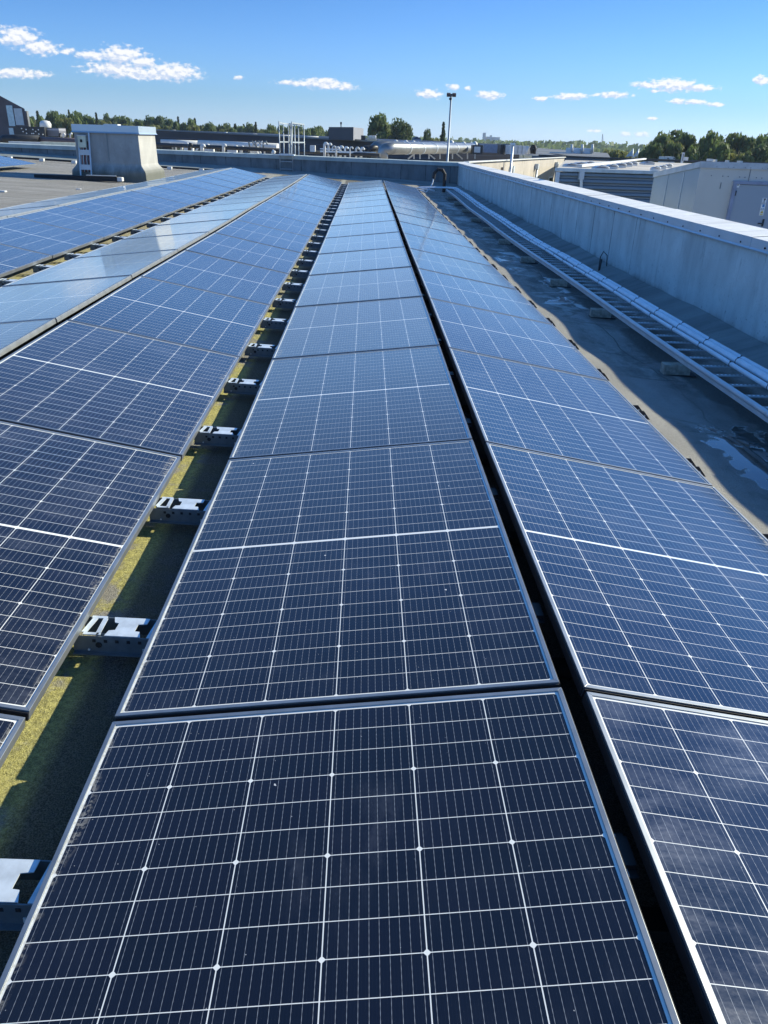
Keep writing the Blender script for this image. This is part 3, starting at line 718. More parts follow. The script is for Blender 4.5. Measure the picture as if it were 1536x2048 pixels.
# bits of pale debris on the left roof
for i, (x, y, nm) in enumerate(((-7.9, 15.4, 'largest'), (-7.0, 15.9, 'second'), (-8.6, 17.2, 'farthest'), (-6.1, 17.9, 'smallest'), (-9.4, 18.4, 'flattest'))):
    rr_ = random.Random(i); b = MB(); n_ = 7; a0 = [rr_.uniform(.6, 1.2)*(.075-.008*i) for _ in range(n_)]
    b.prism([(x+math.cos(6.283*k_/n_)*a0[k_]*1.4, y+math.sin(6.283*k_/n_)*a0[k_], roofz(x, y)+.002) for k_ in range(n_)], (0, 0, .035-.004*i))
    tag(b.build('white_scrap', white_m, bevel=.006), '%s white scrap lying on the felt in front of the roof shaft' % nm, 'scrap', 'white scraps on the left roof')

# ------------------------------------------------------------------ things standing on and behind the far wall
t = empty('floodlight_mast', 'tall slim grey mast with dark floodlights behind the far wall', 'mast', (3.93, 33, -7))
b = MB(); b.tube([(3.93, 33, -7), (3.93, 33, 3.0)], [.07, .035], 12); child(b, 'pole', mat('mast grey', (.30, .34, .38), .5, .3), t)
b = MB(); b.box((3.93, 33, 3.02), (.30, .05, .04)); child(b, 'crossbar', black_steel, t)
for s in (-1, 1):
    b = MB(); b.box((3.93+s*.11, 32.93, 3.0), (.15, .10, .12), M=Matrix.Rotation(.5, 4, 'X')); child(b, 'floodlight', brown_m, t, bevel=.01)
b = MB(); b.box((3.90, 32.94, 2.86), (.10, .10, .08)); child(b, 'camera_housing', black_steel, t)

lad = mat('dull galvanised tube', (.36, .40, .42), .45, .4)
t = empty('crossing_ladder', 'galvanised caged ladder crossing over the far wall', 'ladder', (-2.5, 32, 0))
for xa in (-2.84, -2.34):
    b = MB(); b.tube([(xa, WY-.16, .02), (xa, WY-.16, 1.85)], .019, 8); child(b, 'stile', lad, t)
for z in (.15, .42, .70):
    b = MB(); b.tube([(-2.84, WY-.16, z), (-2.34, WY-.16, z)], .016, 8); child(b, 'rung', lad, t)
for xa, ya in ((-2.74, 32.5), (-2.6, 33.2), (-2.45, 32.5), (-2.2, 33.2), (-2.30, 32.6), (-1.98, 33.3)):
    b = MB(); b.tube([(xa, ya, -.6), (xa, ya, 1.80)], .02, 8); child(b, 'post', lad, t)
b = MB()
for p, q in (((-2.84, WY-.16, 1.80), (-2.74, 32.5, 1.78)), ((-2.74, 32.5, 1.78), (-2.6, 33.2, 1.78)), ((-2.6, 33.2, 1.78), (-1.98, 33.3, 1.78)), ((-2.34, WY-.16, 1.80), (-1.98, 33.3, 1.78)), ((-2.84, WY-.16, 1.12), (-2.6, 33.2, 1.12)), ((-2.6, 33.2, 1.12), (-1.98, 33.3, 1.12)), ((-2.34, WY-.16, 1.12), (-1.98, 33.3, 1.12))):
    b.beam(p, q, .035, .045)
child(b, 'hoop_frame', lad, t)
b = MB(); b.box((-2.59, WY+.15, .66), (.62, .75, .04)); child(b, 'step_plate', galv, t)

def face_box(px0, py0, px1, py1, Y, depth, mats, name, parent=None):
    """box whose front face spans the two pixels at distance Y"""
    a = at(px0, py1, Y); c = at(px1, py0, Y)
    b = MB(); b.box(((a.x+c.x)/2, Y+depth/2, (a.z+c.z)/2), (abs(c.x-a.x), depth, abs(c.z-a.z)))
    return b
# neighbouring lower roof just beyond the far wall
b = MB(); b.add([(-60, 32.6, -.75), (4.2, 32.6, -.75), (16, 62, -.6), (-60, 95, -.6)], [(0, 1, 2, 3)]); b.add([(-60, 32.6, -7), (4.2, 32.6, -7), (4.2, 32.6, -.75), (-60, 32.6, -.75)], [(0, 1, 2, 3)])
b.add([(4.2, 32.6, -7), (16, 62, -7), (16, 62, -.6), (4.2, 32.6, -.75)], [(0, 1, 2, 3)])
t = empty('industrial_building', 'low building with beige roof directly beyond the far wall', 'building', (-20, 50, -7)); child(b, 'roof', beige_roof, t)

# long dark hall, low and seen end to end
def slab_building(name, label, pts_top, depth, zbase, m_wall, bands=None, roofm=None):
    """pts_top: list of top-edge points of the front face, left to right"""
    t = empty(name, label, 'building', (pts_top[0].x, pts_top[0].y, zbase))
    b = MB()
    for p, q in zip(pts_top[:-1], pts_top[1:]):
        d = Vector((q.x-p.x, q.y-p.y, 0)).normalized(); nrm = Vector((-d.y, d.x, 0))
        if nrm.y < 0: nrm = -nrm
        if q.x > 0: nrm = Vector((q.x*.4, q.y, 0)).normalized()*.4
        P0 = Vector((p.x, p.y, zbase)); Q0 = Vector((q.x, q.y, zbase)); D = nrm*depth
        b.add([P0, Q0, q, p, P0+D, Q0+D, q+D, p+D], [(0, 1, 2, 3), (5, 4, 7, 6), (4, 0, 3, 7), (1, 5, 6, 2), (3, 2, 6, 7)])
    child(b, 'walls', m_wall, t)
    return t
def clad(name, base, pitch=.5, band=0., rough=.35):
    M = bpy.data.materials.new(name); M.use_nodes = True; T = NT(M.node_tree); b = T.n['Principled BSDF']; tc = T.node('ShaderNodeTexCoord'); P = T.xyz(tc.outputs['Object'])
    f = T.m('FRACT', T.m('DIVIDE', P[2], pitch)); col = T.mix(T.m('LESS_THAN', f, .08), base, tuple(min(1, c*3+.02) for c in base))
    n = T.noise(T.comb(T.m('MULTIPLY', P[0], .3), 0., P[2]), 1.5, 4); col = T.mix(T.m('MULTIPLY', T.ss(n, .4, .7), .5), col, tuple(c*1.8 for c in base))
    T.put(b.inputs['Base Color'], col); b.inputs['Roughness'].default_value = rough
    return M
hall_m = clad('dark blue banded cladding', (.006, .010, .022), .62, rough=.6)
t = slab_building('long_hall', 'very long dark blue industrial hall behind the far roof', [at(250, 257, 125), at(520, 270.5, 98), at(660, 278, 82), at(870, 289, 66)], 24, -.6, hall_m)
b = MB(); P_ = [at(250, 257, 125), at(520, 270.5, 98), at(660, 278, 82), at(870, 289, 66)]
for p, q in zip(P_[:-1], P_[1:]): b.beam(p+Vector((0, -.1, .02)), q+Vector((0, -.1, .02)), .3, .16)
child(b, 'roof_edge', galv_d, t)
for i, (x0, x1, y0, Y) in enumerate(((543, 578, 270, 96), (598, 635, 272.5, 92), (476, 510, 267.5, 102), (334, 345, 259.5, 116), (444, 450, 264, 108))):
    p, q = at(x0, y0+3, Y), at(x1, y0+3, Y); b = MB(); hh = (at(x0, y0, Y)-p).length
    b.tube([(p.x, Y+2, p.z-.1), (q.x, Y+2, q.z-.1)], hh+.1, 14); tag(b.build('roof_skylight', white_m), '%s white rounded skylight on the roof of the long dark hall' % ['widest left', 'second widest', 'flattest', 'leftmost', 'smallest boxy'][i], 'skylight', 'skylights on the long dark hall')

# black cube building with a grey side
a, c = at(657.5, 254, 78), at(707, 254.2, 76)
t = empty('cube_building', 'dark cube-shaped plant room with pale grey side on the roofs behind', 'building', (a.x, 78, 0))
b = MB(); c2 = at(727, 256, 84)
zb_ = at(657.5, 279, 78).z
b.add([(a.x, a.y, zb_), (c.x, c.y, zb_), (c.x, c.y, c.z), (a.x, a.y, a.z), (c2.x, c2.y, zb_), (c2.x, c2.y, c.z), (a.x, c2.y, zb_), (a.x, c2.y, c.z)], [(0, 1, 2, 3)], 0)
b.add([(c.x, c.y, zb_), (c2.x, c2.y, zb_), (c2.x, c2.y, c.z), (c.x, c.y, c.z)], [(0, 1, 2, 3)], 1)
b.add([(a.x, a.y, a.z), (c.x, c.y, c.z), (c2.x, c2.y, c.z), (a.x, c2.y, c.z)], [(0, 1, 2, 3)], 0)
b.add([(a.x, a.y, zb_), (a.x, c2.y, zb_), (a.x, c2.y, c.z), (a.x, a.y, a.z)], [(0, 1, 2, 3)], 0)
child(b, 'walls', [mat('anthracite panels', (.03, .038, .055), .45, 0, .1, .3), mat('grey panels', (.22, .22, .24), .5)], t)
p = at(682, 254, 79); b = MB(); b.tube([p, p+Vector((0, 0, .3))], .05, 6); b.box(p+Vector((0, 0, .32)), (.16, .16, .2)); child(b, 'antenna', black_steel, t)
b = face_box(722, 271, 731, 280, 72, 1.0, None, ''); tag(b.build('air_unit', black_steel), 'small black air unit beside the cube building', 'air unit')
t = empty('chimney_block', 'cream block of four small flues right of the cube building', 'flues', at(745, 280, 72))
child(face_box(734, 272, 753, 281, 72.4, 1.0, None, ''), 'block', cream_m, t)
for i in range(4):
    p = at(739.5+3.7*i, 280, 72); q = at(739.5+3.7*i, 271, 72); b = MB(); b.tube([p, q], .065, 8); child(b, 'flue', white_m, t)

# silver ducts: two elbows and long runs to the right
def duct(label, pts, r, legs=()):
    t = empty('ventilation_duct', label, 'duct', pts[0], 'big silver ducts beyond the far wall')
    b = MB(); b.tube(pts, r, 18); child(b, 'duct_run', ductsilver, t)
    for i in range(1, 7):
        p = Vector(pts[-2]).lerp(Vector(pts[-1]), i/7); d = (Vector(pts[-1])-Vector(pts[-2])).normalized()
        b = MB(); b.tube([p-d*.05, p+d*.05], r+.025, 18); child(b, 'joint_ring', galv, t)
    return t
def elbow(p, rb, n=6):
    pass
Yd = 46
p0 = at(764, 320, Yd); p1 = at(766, 306, Yd); p2 = at(770, 299, Yd); p3 = at(782, 297, Yd); p4 = at(945, 297.5, 66)
duct('thick silver duct in front with elbow turning down behind the wall', [p0, p1, at(767, 302, Yd), p2, at(775, 297.5, Yd), p3, p4], .315)
Yd = 48
p0 = at(745, 320, Yd)
duct('second silver duct behind the front one, its elbow further left', [p0, at(746, 304, Yd), at(748, 298, Yd), at(752, 294.5, Yd), at(758, 293.5, Yd), at(770, 293.5, Yd), at(945, 295, 69)], .31)
for i, px in enumerate((733, 738)):
    b = MB(); Yq = 47.; b.tube([at(px-5+5*i, 318, Yq), at(px-5+5*i, 300, Yq), at(px-2+5*i, 296.5, Yq), at(px+5+5*i, 296, Yq), at(px+25, 296.5, 50)], .15, 12)
    tag(b.build('small_duct', black_steel), ['leftmost', 'second'][i]+' thin black duct beside the silver elbows', 'duct', 'thin black ducts')
for i, (x, xo) in enumerate(((816, 16), (870, -16), (840, 0), (858, 0), (880, 0), (905, 0), (925, -14), (935, 0), (950, 0), (828, 0), (895, 0))):
    Yq = 46+20*(x-780)/165.; b = MB(); b.beam(at(x, 318, Yq), at(x+xo, 305, Yq), .09, .09); 
    tag(b.build('duct_prop', white_m), 'white %s prop under the silver ducts, %s from the left' % ('slanting' if xo else 'upright', ['third', 'seventh', 'fourth', 'fifth', 'eighth', 'tenth', 'eleventh', 'twelfth', 'last', 'second', 'ninth'][i]), 'prop', 'props of the silver ducts')
b = face_box(945, 290.5, 966, 308, 62, 1.2, None, ''); t = empty('plant_box', 'black box with a white front panel at the end of the silver ducts', 'plant box', at(955, 308, 62)); child(b, 'housing', black_steel, t)
child(face_box(948, 293.5, 961, 305, 61.95, .04, None, ''), 'front_panel', white_m, t)
b = face_box(967, 289.5, 1001, 305, 66, 3, None, ''); tag(b.build('blue_shed', mat('blue grey cladding', (.16, .22, .32), .5)), 'blue-grey low shed between black box and white container', 'shed')
t = empty('machinery_stack', 'dark machinery stack right of the blue-grey shed', 'machinery', at(1010, 307, 62))
child(face_box(1000, 289, 1009, 308, 62, 1.5, None, ''), 'housing', black_steel, t)
child(face_box(1009.5, 287.5, 1018.5, 303, 62.3, 1.2, None, ''), 'hopper', galv_d, t)
child(face_box(1010, 293, 1013, 309, 62, .3, None, ''), 'pipe', white_m, t)
t = empty('white_container', 'white container unit standing on the pale roof', 'container', at(1035, 308, 60)); child(face_box(1018.7, 291.5, 1053, 308.5, 60, 3, None, ''), 'body', white_m, t)
for xq in (1027, 1035.5, 1044): child(face_box(xq, 292.5, xq+.8, 307.5, 59.95, .06, None, ''), 'panel_joint', galv_d, t)
t = empty('coil_unit', 'white unit with black looping pipes right of the white container', 'air unit', at(1064, 309, 60)); child(face_box(1057, 293, 1074, 309, 60.5, 1, None, ''), 'body', white_m, t)
b = MB(); Yq = 60
b.tube([at(1064, 307, Yq), at(1063, 297, Yq), at(1065, 291.5, Yq), at(1069, 292, Yq), at(1070, 298, Yq), at(1068, 308, Yq)], .12, 8); child(b, 'pipe_loop', black_rub, t)
b = MB(); Yq = 60; b.tube([at(1052, 308, Yq), at(1056, 292, Yq)], .1, 8); child(b, 'slanted_pipe', white_m, t)

# pipework on the roof beyond the wall: black manifold, white pipes and gooseneck vents
b = MB(); b.tube([at(312, 289, 44), at(560, 300.5, 42)], .10, 10); tag(b.build('black_manifold', black_steel), 'long black pipe above the far wall, left of the crossing ladder', 'pipe')
b = MB(); b.tube([at(600, 303, 42), at(660, 306, 41), at(760, 310, 40)], .09, 10); tag(b.build('black_manifold', black_steel), 'black pipe above the far wall, right of the crossing ladder', 'pipe')
b = MB(); b.tube([at(322, 283.5, 52), at(400, 286.5, 52)], .15, 10); tag(b.build('white_pipe', white_m), 'thick white pipe just right of the shaft, above the black pipe', 'pipe', 'thick white roof pipes')
b = MB(); b.tube([at(398, 287, 50), at(556, 294, 48)], .20, 10); tag(b.build('white_pipe', white_m), 'thick white pipe left of the crossing ladder, above the black pipe', 'pipe', 'thick white roof pipes')
rr = random.Random(3)
WORDS = ['leftmost'] + [x for x in ORD[1:]]
vx = sorted([330, 338, 352, 363, 372, 379, 392, 404, 413, 425, 436, 447, 459, 470, 482, 492, 503, 512, 521, 529, 537, 545])
for i, x in enumerate(vx):
    Yq = rr.uniform(41, 54); base = 296.5+(x-320)*.044; up = rr.choice([8, 11, 14, 9]); r0 = rr.uniform(.045, .11)
    b = MB(); b.tube([at(x, base+2, Yq), at(x, base-up, Yq), at(x+1.2, base-up-1.3, Yq), at(x+3.2, base-up-1., Yq), at(x+3.8, base-up+2, Yq)] if i % 3 else [at(x, base+2, Yq), at(x+rr.uniform(-5, 5), base-up*.6, Yq)], r0, 8)
    if i % 4 == 0: b.box(at(x+6, base-1, Yq), (.5, .4, .3))
    tag(b.build('vent_pipe', white_m if i % 5 else black_steel), '%s of the small bent vent pipes left of the crossing ladder' % WORDS[i], 'vent pipe', 'vent pipes beyond the far wall')
vx = [(649, 287, 0), (657, 288, 0), (665, 293, 0), (672, 295, 1), (680, 294, 1), (690, 295, 0), (700, 295, 1), (712, 296, 0), (722, 297, 1)]
t = empty('gooseneck_vent', 'x', 'vent')
for i, (x, y, s) in enumerate(vx):
    Yq = 40+(i % 3); b = MB(); b.tube([at(x, 315, Yq), at(x, y+1.5, Yq), at(x+1.2, y-.5, Yq), at(x+4.2, y-.5, Yq), at(x+5.4, y+1, Yq), at(x+5.4, y+3, Yq)], (.065, .05, .035, .05)[i % 4], 8)
    tag(b.build('gooseneck_vent', white_m if i != 5 else galv), '%s gooseneck vent, counted from the left, between crossing ladder and silver ducts' % WORDS[i], 'vent', 'gooseneck vents')
bpy.data.objects.remove(t)
b = face_box(620, 291, 630, 303.5, 41, .5, None, ''); tag(b.build('control_cabinet', white_m), 'white cabinet between crossing ladder and gooseneck vents', 'cabinet')
b = MB(); b.beam(at(640, 302.5, 40.5), at(752, 306, 40.5), .08, .08); b.beam(at(640, 297.5, 40.6), at(680, 299, 40.6), .05, .05); tag(b.build('pipe_rack', galv), 'thin steel rack rail linking the gooseneck vents', 'rack')
for i, x in enumerate((500, 506, 513, 519, 527)):
    Yq = 45; b = MB(); b.tube([at(x, 296, Yq), at(x+rr.uniform(-3, 3), 284+i % 2*2, Yq), at(x+5, 283, Yq), at(x+8, 290, Yq)], .05, 6)
    tag(b.build('flexible_hose', white_m if i % 2 else galv_d), '%s looping hose in the tangle left of the crossing ladder' % WORDS[i], 'hose', 'looping hoses')

# left side: brown building, tank, billboard, black duct
a = at(-60, 176, 95); c = at(49, 217.5, 95)
t = empty('brown_building', 'tall brown-clad building with sloping roofline at the left edge', 'building', (a.x, 95, -7))
b = MB(); b.add([(a.x, 95, -7), (c.x, 95, -7), (c.x, 95, c.z), (at(0, 191.5, 95).x, 95, at(0, 191.5, 95).z), (a.x, 95, a.z+1.5), (a.x-25, 115, -7), (c.x-10, 115, -7), (c.x-10, 115, c.z), (a.x-25, 115, a.z)], [(0, 1, 2, 3, 4), (1, 6, 7, 2), (4, 3, 2, 7, 8), (0, 4, 8, 5)])
child(b, 'walls', mat('brown cladding', (.10, .078, .082), .75, 0, .22, .6), t)
for (x0, y0, x1, y1, mm) in ((18.5, 211, 24, 252, glass_l), (32.5, 217, 43, 250, white_m), (19.5, 256, 26, 270, glass_l)):
    child(face_box(x0, y0, x1, y1, 94.93, .15, None, ''), 'window', mm, t)
b = face_box(49.5, 222, 53, 262, 95.5, .5, None, ''); child(b, 'side_wing', grey_roof, t)
t = empty('white_tank', 'round white tank above the black perforated screen', 'tank', at(91, 256, 84))
b = MB(); p = at(91, 258, 84); q = at(91, 247, 84); b.tube([p, q, q+Vector((0, 0, .2)), q+Vector((0, 0, .28))], [.54, .54, .42, .1], 20); child(b, 'shell', white_m, t)
t = empty('dotted_screen', 'black screen with white round spots on the left roofs', 'screen', at(60, 271, 64))
child(face_box(31, 254, 88, 272, 64, .6, None, ''), 'panel', black_steel, t)
b = MB()
for x, y in ((43.5, 257), (52.5, 259), (66, 259), (77, 259.5), (46.5, 263), (71.5, 263), (53.5, 266.5), (64, 267), (67.5, 267), (78, 268), (86, 269)):
    p = at(x, y, 63.95); b.tube([p, p+Vector((0, -.05, 0))], .045, 10)
child(b, 'spots', white_m, t)
b = face_box(88.5, 256, 117, 272, 64.5, 1.5, None, ''); tag(b.build('grey_screen', clad('grey ribbed screen', (.12, .12, .13), 1.2)), 'grey ribbed screen adjoining the black spotted one', 'screen')
b = MB(); b.tube([at(4, 287, 46), at(5, 280, 46), at(9, 277.5, 46), at(20, 277, 46), at(78, 278.5, 46)], .21, 14); tag(b.build('black_duct', black_steel), 'thick black duct with rounded end above the far wall at left', 'duct')
b = MB(); b.tube([at(76, 279, 46.2), at(160, 282.5, 45)], .15, 12); tag(b.build('brown_duct', brown_m), 'brown duct continuing the black one towards the shaft', 'duct')
b = MB(); b.tube([at(98, 278, 49), at(131, 279.5, 49)], .1, 10); tag(b.build('cream_pipe', cream_m), 'short cream pipe above the brown duct', 'pipe')
b = face_box(18, 284.5, 80, 290, 40, .5, None, ''); tag(b.build('pale_plinth', white_m), 'long pale plinth under the black duct at left', 'plinth')
b = face_box(81, 285.5, 150, 290.5, 40, .5, None, ''); tag(b.build('cream_plinth', cream_m), 'long cream plinth under the brown duct', 'plinth')
for i, x in enumerate((119, 127, 134, 141, 147)):
    b = MB(); Yq = 52; b.tube([at(x, 281, Yq), at(x, 268+i % 3, Yq), at(x+3, 267+i % 3, Yq)], .06, 8); tag(b.build('vent_pipe', white_m if i % 2 else black_steel), '%s small vent pipe left of the roof shaft' % WORDS[i], 'vent pipe', 'vent pipes left of the shaft')
b = face_box(300, 270, 700, 300, 58, .3, None, '')

# ------------------------------------------------------------------ right side buildings
# concrete building from our corner to the right
a = Vector((4.75, 33.2, .575)); c = at(1129, 314.6, 60)
t = empty('concrete_building', 'sunlit pale concrete building beyond the corner of the two walls', 'building', (a.x, a.y, -7))
mid = a.lerp(c, .42); d = (c-a); d.z = 0; nrm = Vector((-d.y, d.x, 0)).normalized()
b = MB(); zt_ = lambda p: p.z
b.add([(a.x, a.y, -7), (c.x, c.y, -7), c, a, Vector((a.x, a.y, -7))+nrm*14, Vector((c.x, c.y, -7))+nrm*14, c+nrm*14, a+nrm*14], [(0, 1, 2, 3)])
child(b, 'walls', coated('sunlit pale render', (.46, .42, .37), .3, .85, 1.9, 'x', scale=.5), t)
b = MB(); b.add([a+nrm*.2+Vector((0, 0, -.55)), c+nrm*.2+Vector((0, 0, -.55)), c+nrm*9+Vector((0, 0, -.6)), a+nrm*9+Vector((0, 0, -.6))], [(0, 1, 2, 3)]); child(b, 'roof', beige_roof, t)
b = MB(); b.beam(a+Vector((0, 0, .01)), c+Vector((0, 0, .01)), .22, .05); child(b, 'parapet_cap', white_m, t)
dn = d.normalized(); out = -nrm
def onwall(px, dz):
    # point of the wall line below pixel column px
    v = FW + RT*(px-768)/FPX - UP*(330-1024)/FPX
    # intersect in plan
    den = v.x*d.y-v.y*d.x; s = ((a.x-CAM.x)*d.y-(a.y-CAM.y)*d.x)/den
    q = CAM+v*s; f_ = (Vector((q.x-a.x, q.y-a.y, 0)).length)/d.length
    return Vector((q.x, q.y, a.z+(c.z-a.z)*f_+dz))
for i, px in enumerate((1021, 1070.5, 1110)):
    p = onwall(px, -.42)+out*.12; dp = empty('downpipe', 'downpipe with box hopper on the concrete wall, %s of three' % ['left', 'middle', 'right'][i], 'downpipe', p, 'downpipes on the concrete wall')
    dp.parent = t; dp.location = p-Vector(t.location)
    for kk in ('category', 'group'):
        if kk in dp: del dp[kk]
    b = MB(); b.box((0, 0, 0), (.34, .2, .3), rz=math.atan2(dn.y, dn.x)); b.build('hopper', galv, dp)
    b = MB(); b.tube([(0, 0, -.1), (0, 0, -5)], .07, 8); b.build('pipe', galv, dp)
p = onwall(1010, 0)
b = MB(); b.tube([p+out*.3+Vector((0, 0, .72)), p+out*.3+Vector((0, 0, -4))], .065, 10); b.box(p+out*.3+Vector((0, 0, .74)), (.22, .22, .12)); tag(b.build('flue_pipe', galv), 'tall grey flue pipe rising in front of the concrete wall', 'flue')
b = MB(); p = onwall(1003, -.3)+out*.06; b.tube([p, p+Vector((0, 0, -4))], .05, 8); o = b.build('thin_pipe', brown_m); tag(o, 'thin dark pipe left of the tall flue on the concrete wall', 'pipe')
for i, (px0, px1, dz) in enumerate(((1058, 1074, -1.25), (1079, 1088, -1.25), (1093, 1096, -1.3), (1099, 1106, -1.15))):
    p, q = onwall(px0, dz)+out*.03, onwall(px1, dz)+out*.03; L_ = (q-p).length; cen = (p+q)/2
    b = MB(); b.box(cen+Vector((0, 0, -.6)), (L_, .10, 1.2), rz=math.atan2(dn.y, dn.x)); o = child(b, 'window', white_m, t)
    b = MB(); b.box(cen+Vector((0, 0, -.6))+out*.06, (L_*.82, .03, 1.05), rz=math.atan2(dn.y, dn.x)); w_ = b.build('pane', glass_d, o)

# corrugated wall building with roof and domed skylights
YC = 17.3
a = at(1114, 337.8, YC); c = at(1322, 340.7, YC)
t = empty('corrugated_building', 'blue-grey corrugated wall and beige roof behind the right parapet', 'building', (a.x, YC, -6))
b = MB(); n = 0; z = c.z-.09; vs = []
prof = []
while z > -3.2:
    for dz, dy in ((0, 0), (.025, -.045), (.075, -.055), (.10, 0), (.13, 0)):
        prof.append((z-dz, YC+.03+dy))
    z -= .13
for (zz, yy) in prof: vs += [(a.x, yy, zz), (c.x, yy, zz)]
b.add(vs, [(2*i, 2*i+1, 2*i+3, 2*i+2) for i in range(len(prof)-1)])
child(b, 'corrugated_wall', mat('blue-grey corrugated sheet', (.18, .22, .25), .45, .3, .12, .8), t)
b = MB(); b.box(((a.x+c.x)/2, YC, (a.z+c.z)/2-.03), (c.x-a.x+.06, .14, .07)); child(b, 'eaves_trim', mat('pale blue trim', (.50, .56, .58), .5, .2), t)
b = MB(); b.box((a.x+.03, YC-.005, a.z-2.06), (.07, .12, 4.0)); child(b, 'corner_trim', cop_face, t)
p = at(1162, 344, YC); b = MB(); b.box((p.x, YC-.06, a.z-.10), (.11, .12, .2)); b.beam((p.x, YC-.06, a.z-.12), (p.x+.10, YC-.08, a.z-.9), .09, .06); child(b, 'drain_pipe', cop_face, t)
# roof runs back, beige, rising slightly
zr0 = min(a.z, c.z)-.02
p1 = at(1129, 322, 33.5); p2 = at(1420, 325, 40)
b = MB(); b.add([(a.x, YC+.1, zr0), (c.x+6, YC+.1, zr0), (p2.x+6, 57, .45), at(1131, 320, 57)], [(0, 1, 2, 3)])
child(b, 'roof', beige_roof, t)
def dome(px, py, Y, wpx, hpx, label):
    p = at(px, py, Y); sc = (Y-CAM.y)/FPX*1.05; rw = wpx*sc/2*.85; rh = hpx*sc*.75; n = 12
    t2 = empty('domed_skylight', label, 'skylight', p, 'barrel skylights on the beige roof')
    b = MB(); dl = rw*1.1
    arc = [(rw*math.cos(math.pi*i/n), rh*math.sin(math.pi*i/n)) for i in range(n+1)]
    vs = []
    for yy in (-dl, dl): vs += [(x, yy, z) for x, z in arc]
    b.add(vs, [(i, i+1, n+2+i, n+1+i) for i in range(n)]+[tuple(range(n+1)), tuple(range(n+1, 2*n+2))], 0, False); b.build('dome', dome_m, t2)
    b = MB(); b.tube([(x*1.05, -dl-.02, z*1.05) for x, z in arc[:n//2+2]], .022, 6); b.box((0, 0, -.02), (rw*2.1, dl*2.1, .06)); b.build('rim', white_m, t2)
DL = [(1200, 336.5, 19.5, 26, 5), (1222, 334, 21, 20, 5), (1240, 331.5, 23, 18, 5), (1254, 329.5, 25, 15, 4.5), (1266, 327.8, 27, 13, 4), (1140, 331, 23, 24, 4), (1160, 328.5, 26, 24, 4), (1178, 326.8, 29, 18, 3.5), (1310, 337.5, 19, 14, 4), (1324, 334.5, 21, 12, 3.5), (1336, 332, 23, 11, 3.5), (1294, 326.5, 30, 22, 3)]
for i, (px, py, Y, wp, hp) in enumerate(DL):
    dome(px, py, Y, wp, hp, ['nearest', 'second', 'third', 'fourth', 'fifth', 'leftmost', 'second from left', 'small third from left', 'corner', 'one behind the corner', 'last beside the shed', 'farthest low'][i]+' barrel skylight on the beige roof')
b = MB(); b.beam(at(1159, 331.5, 21), at(1290, 317.5, 40), .14, .06); tag(b.build('roof_ridge', white_m), 'long white ridge strip crossing the beige roof diagonally', 'ridge')
b = MB(); P_ = [at(1080, 311, 72), at(1180, 315.5, 68), at(1280, 319, 64), at(1410, 323.5, 60), at(1560, 328.5, 57)]
for p, q in zip(P_[:-1], P_[1:]): b.beam(p, q, .4, .16)
tag(b.build('dark_roof_edge', black_steel), 'long black roof edge behind the beige roof, running right', 'roof edge')
P4 = [at(1064, 311, 78), at(1222, 316.5, 74), at(1215, 306, 108), at(1076, 296, 120)]
b = MB(); b.add(P4+[p-Vector((0, 0, 5)) for p in P4], [(0, 1, 2, 3), (0, 1, 5, 4), (1, 2, 6, 5), (3, 0, 4, 7)])
t = empty('dark_roof_building', 'building with dark grey low-pitched roof behind the concrete building', 'building', P4[0]); child(b, 'roof', grey_roof, t)
for i, (x0, x1, y) in enumerate(((1107, 1137, 305), (1061, 1088, 309))):
    b = MB(); b.beam(at(x0, y, 90), at(x1, y+1, 84), .9, .12); tag(b.build('roof_walkway', white_m), ['upper', 'lower'][i]+' white strip lying on the dark grey roof', 'walkway')
t = empty('plant_stacks', 'pale plant room with three thin stacks on the dark roof', 'plant room', at(1164, 306, 76))
child(face_box(1143, 297, 1186, 306.5, 96, 3, None, ''), 'housing', galv, t)
for x in (1143.7, 1164.6, 1185):
    b = MB(); b.tube([at(x, 306, 95.8), at(x, 288.5, 95.8)], .15, 8); child(b, 'stack', white_m, t)
for i, x in enumerate((1274, 1290, 1300)):
    pass

# panelled shed with door
sx0, sy0 = 5.86, 11.5; zf = 1.165; zback = .965; sright = 9.2
t = empty('panel_shed', 'grey panelled roof shed with a door, beyond the right parapet', 'shed', (sx0, sy0, -2))
shed_front = mat('light-tinted shed front panels', (.56, .53, .48), .5, 0, .05, 1.5)  # front tint warmed and lightened for the light on this face
shed_side = mat('shade-tinted shed side panels', (.27, .33, .38), .4, .1, .06, 1.5)  # same panels, with blue shade put into the base colour
b = MB(); b.add([(sx0, sy0, -2.2), (sright, sy0, -2.2), (sright, sy0, zf+.01), (sx0, sy0, zf)], [(0, 1, 2, 3)], 0)
b.add([(sx0, sy0, -2.2), (sx0, 13.55, -2.2), (sx0, 13.55, zback-.03), (sx0, sy0, zf)], [(0, 1, 2, 3)], 1)
b.add([(sx0, sy0, zf), (sright, sy0, zf+.01), (sright, 13.55, zback-.02), (sx0, 13.55, zback-.03)], [(0, 1, 2, 3)], 1)
child(b, 'walls', [shed_front, shed_side], t)
b = MB(); b.box(((sx0+sright)/2, sy0-.012, zf-.035), (sright-sx0+.03, .02, .09)); b.beam((sx0-.012, sy0, zf-.035), (sx0-.012, 13.55, zback-.065), .02, .085); child(b, 'roof_trim', mat('shed trim', (.48, .50, .52), .45, .2), t)
b = MB()
for yy in (12.12, 12.83): b.box((sx0-.006, yy, -.6), (.01, .018, 3.2))
child(b, 'joint_strip', steel_white, t)
b = MB(); xj = at(1499, 350, sy0).x; b.box((xj, sy0-.004, zf-.19), (.008, .006, .21))
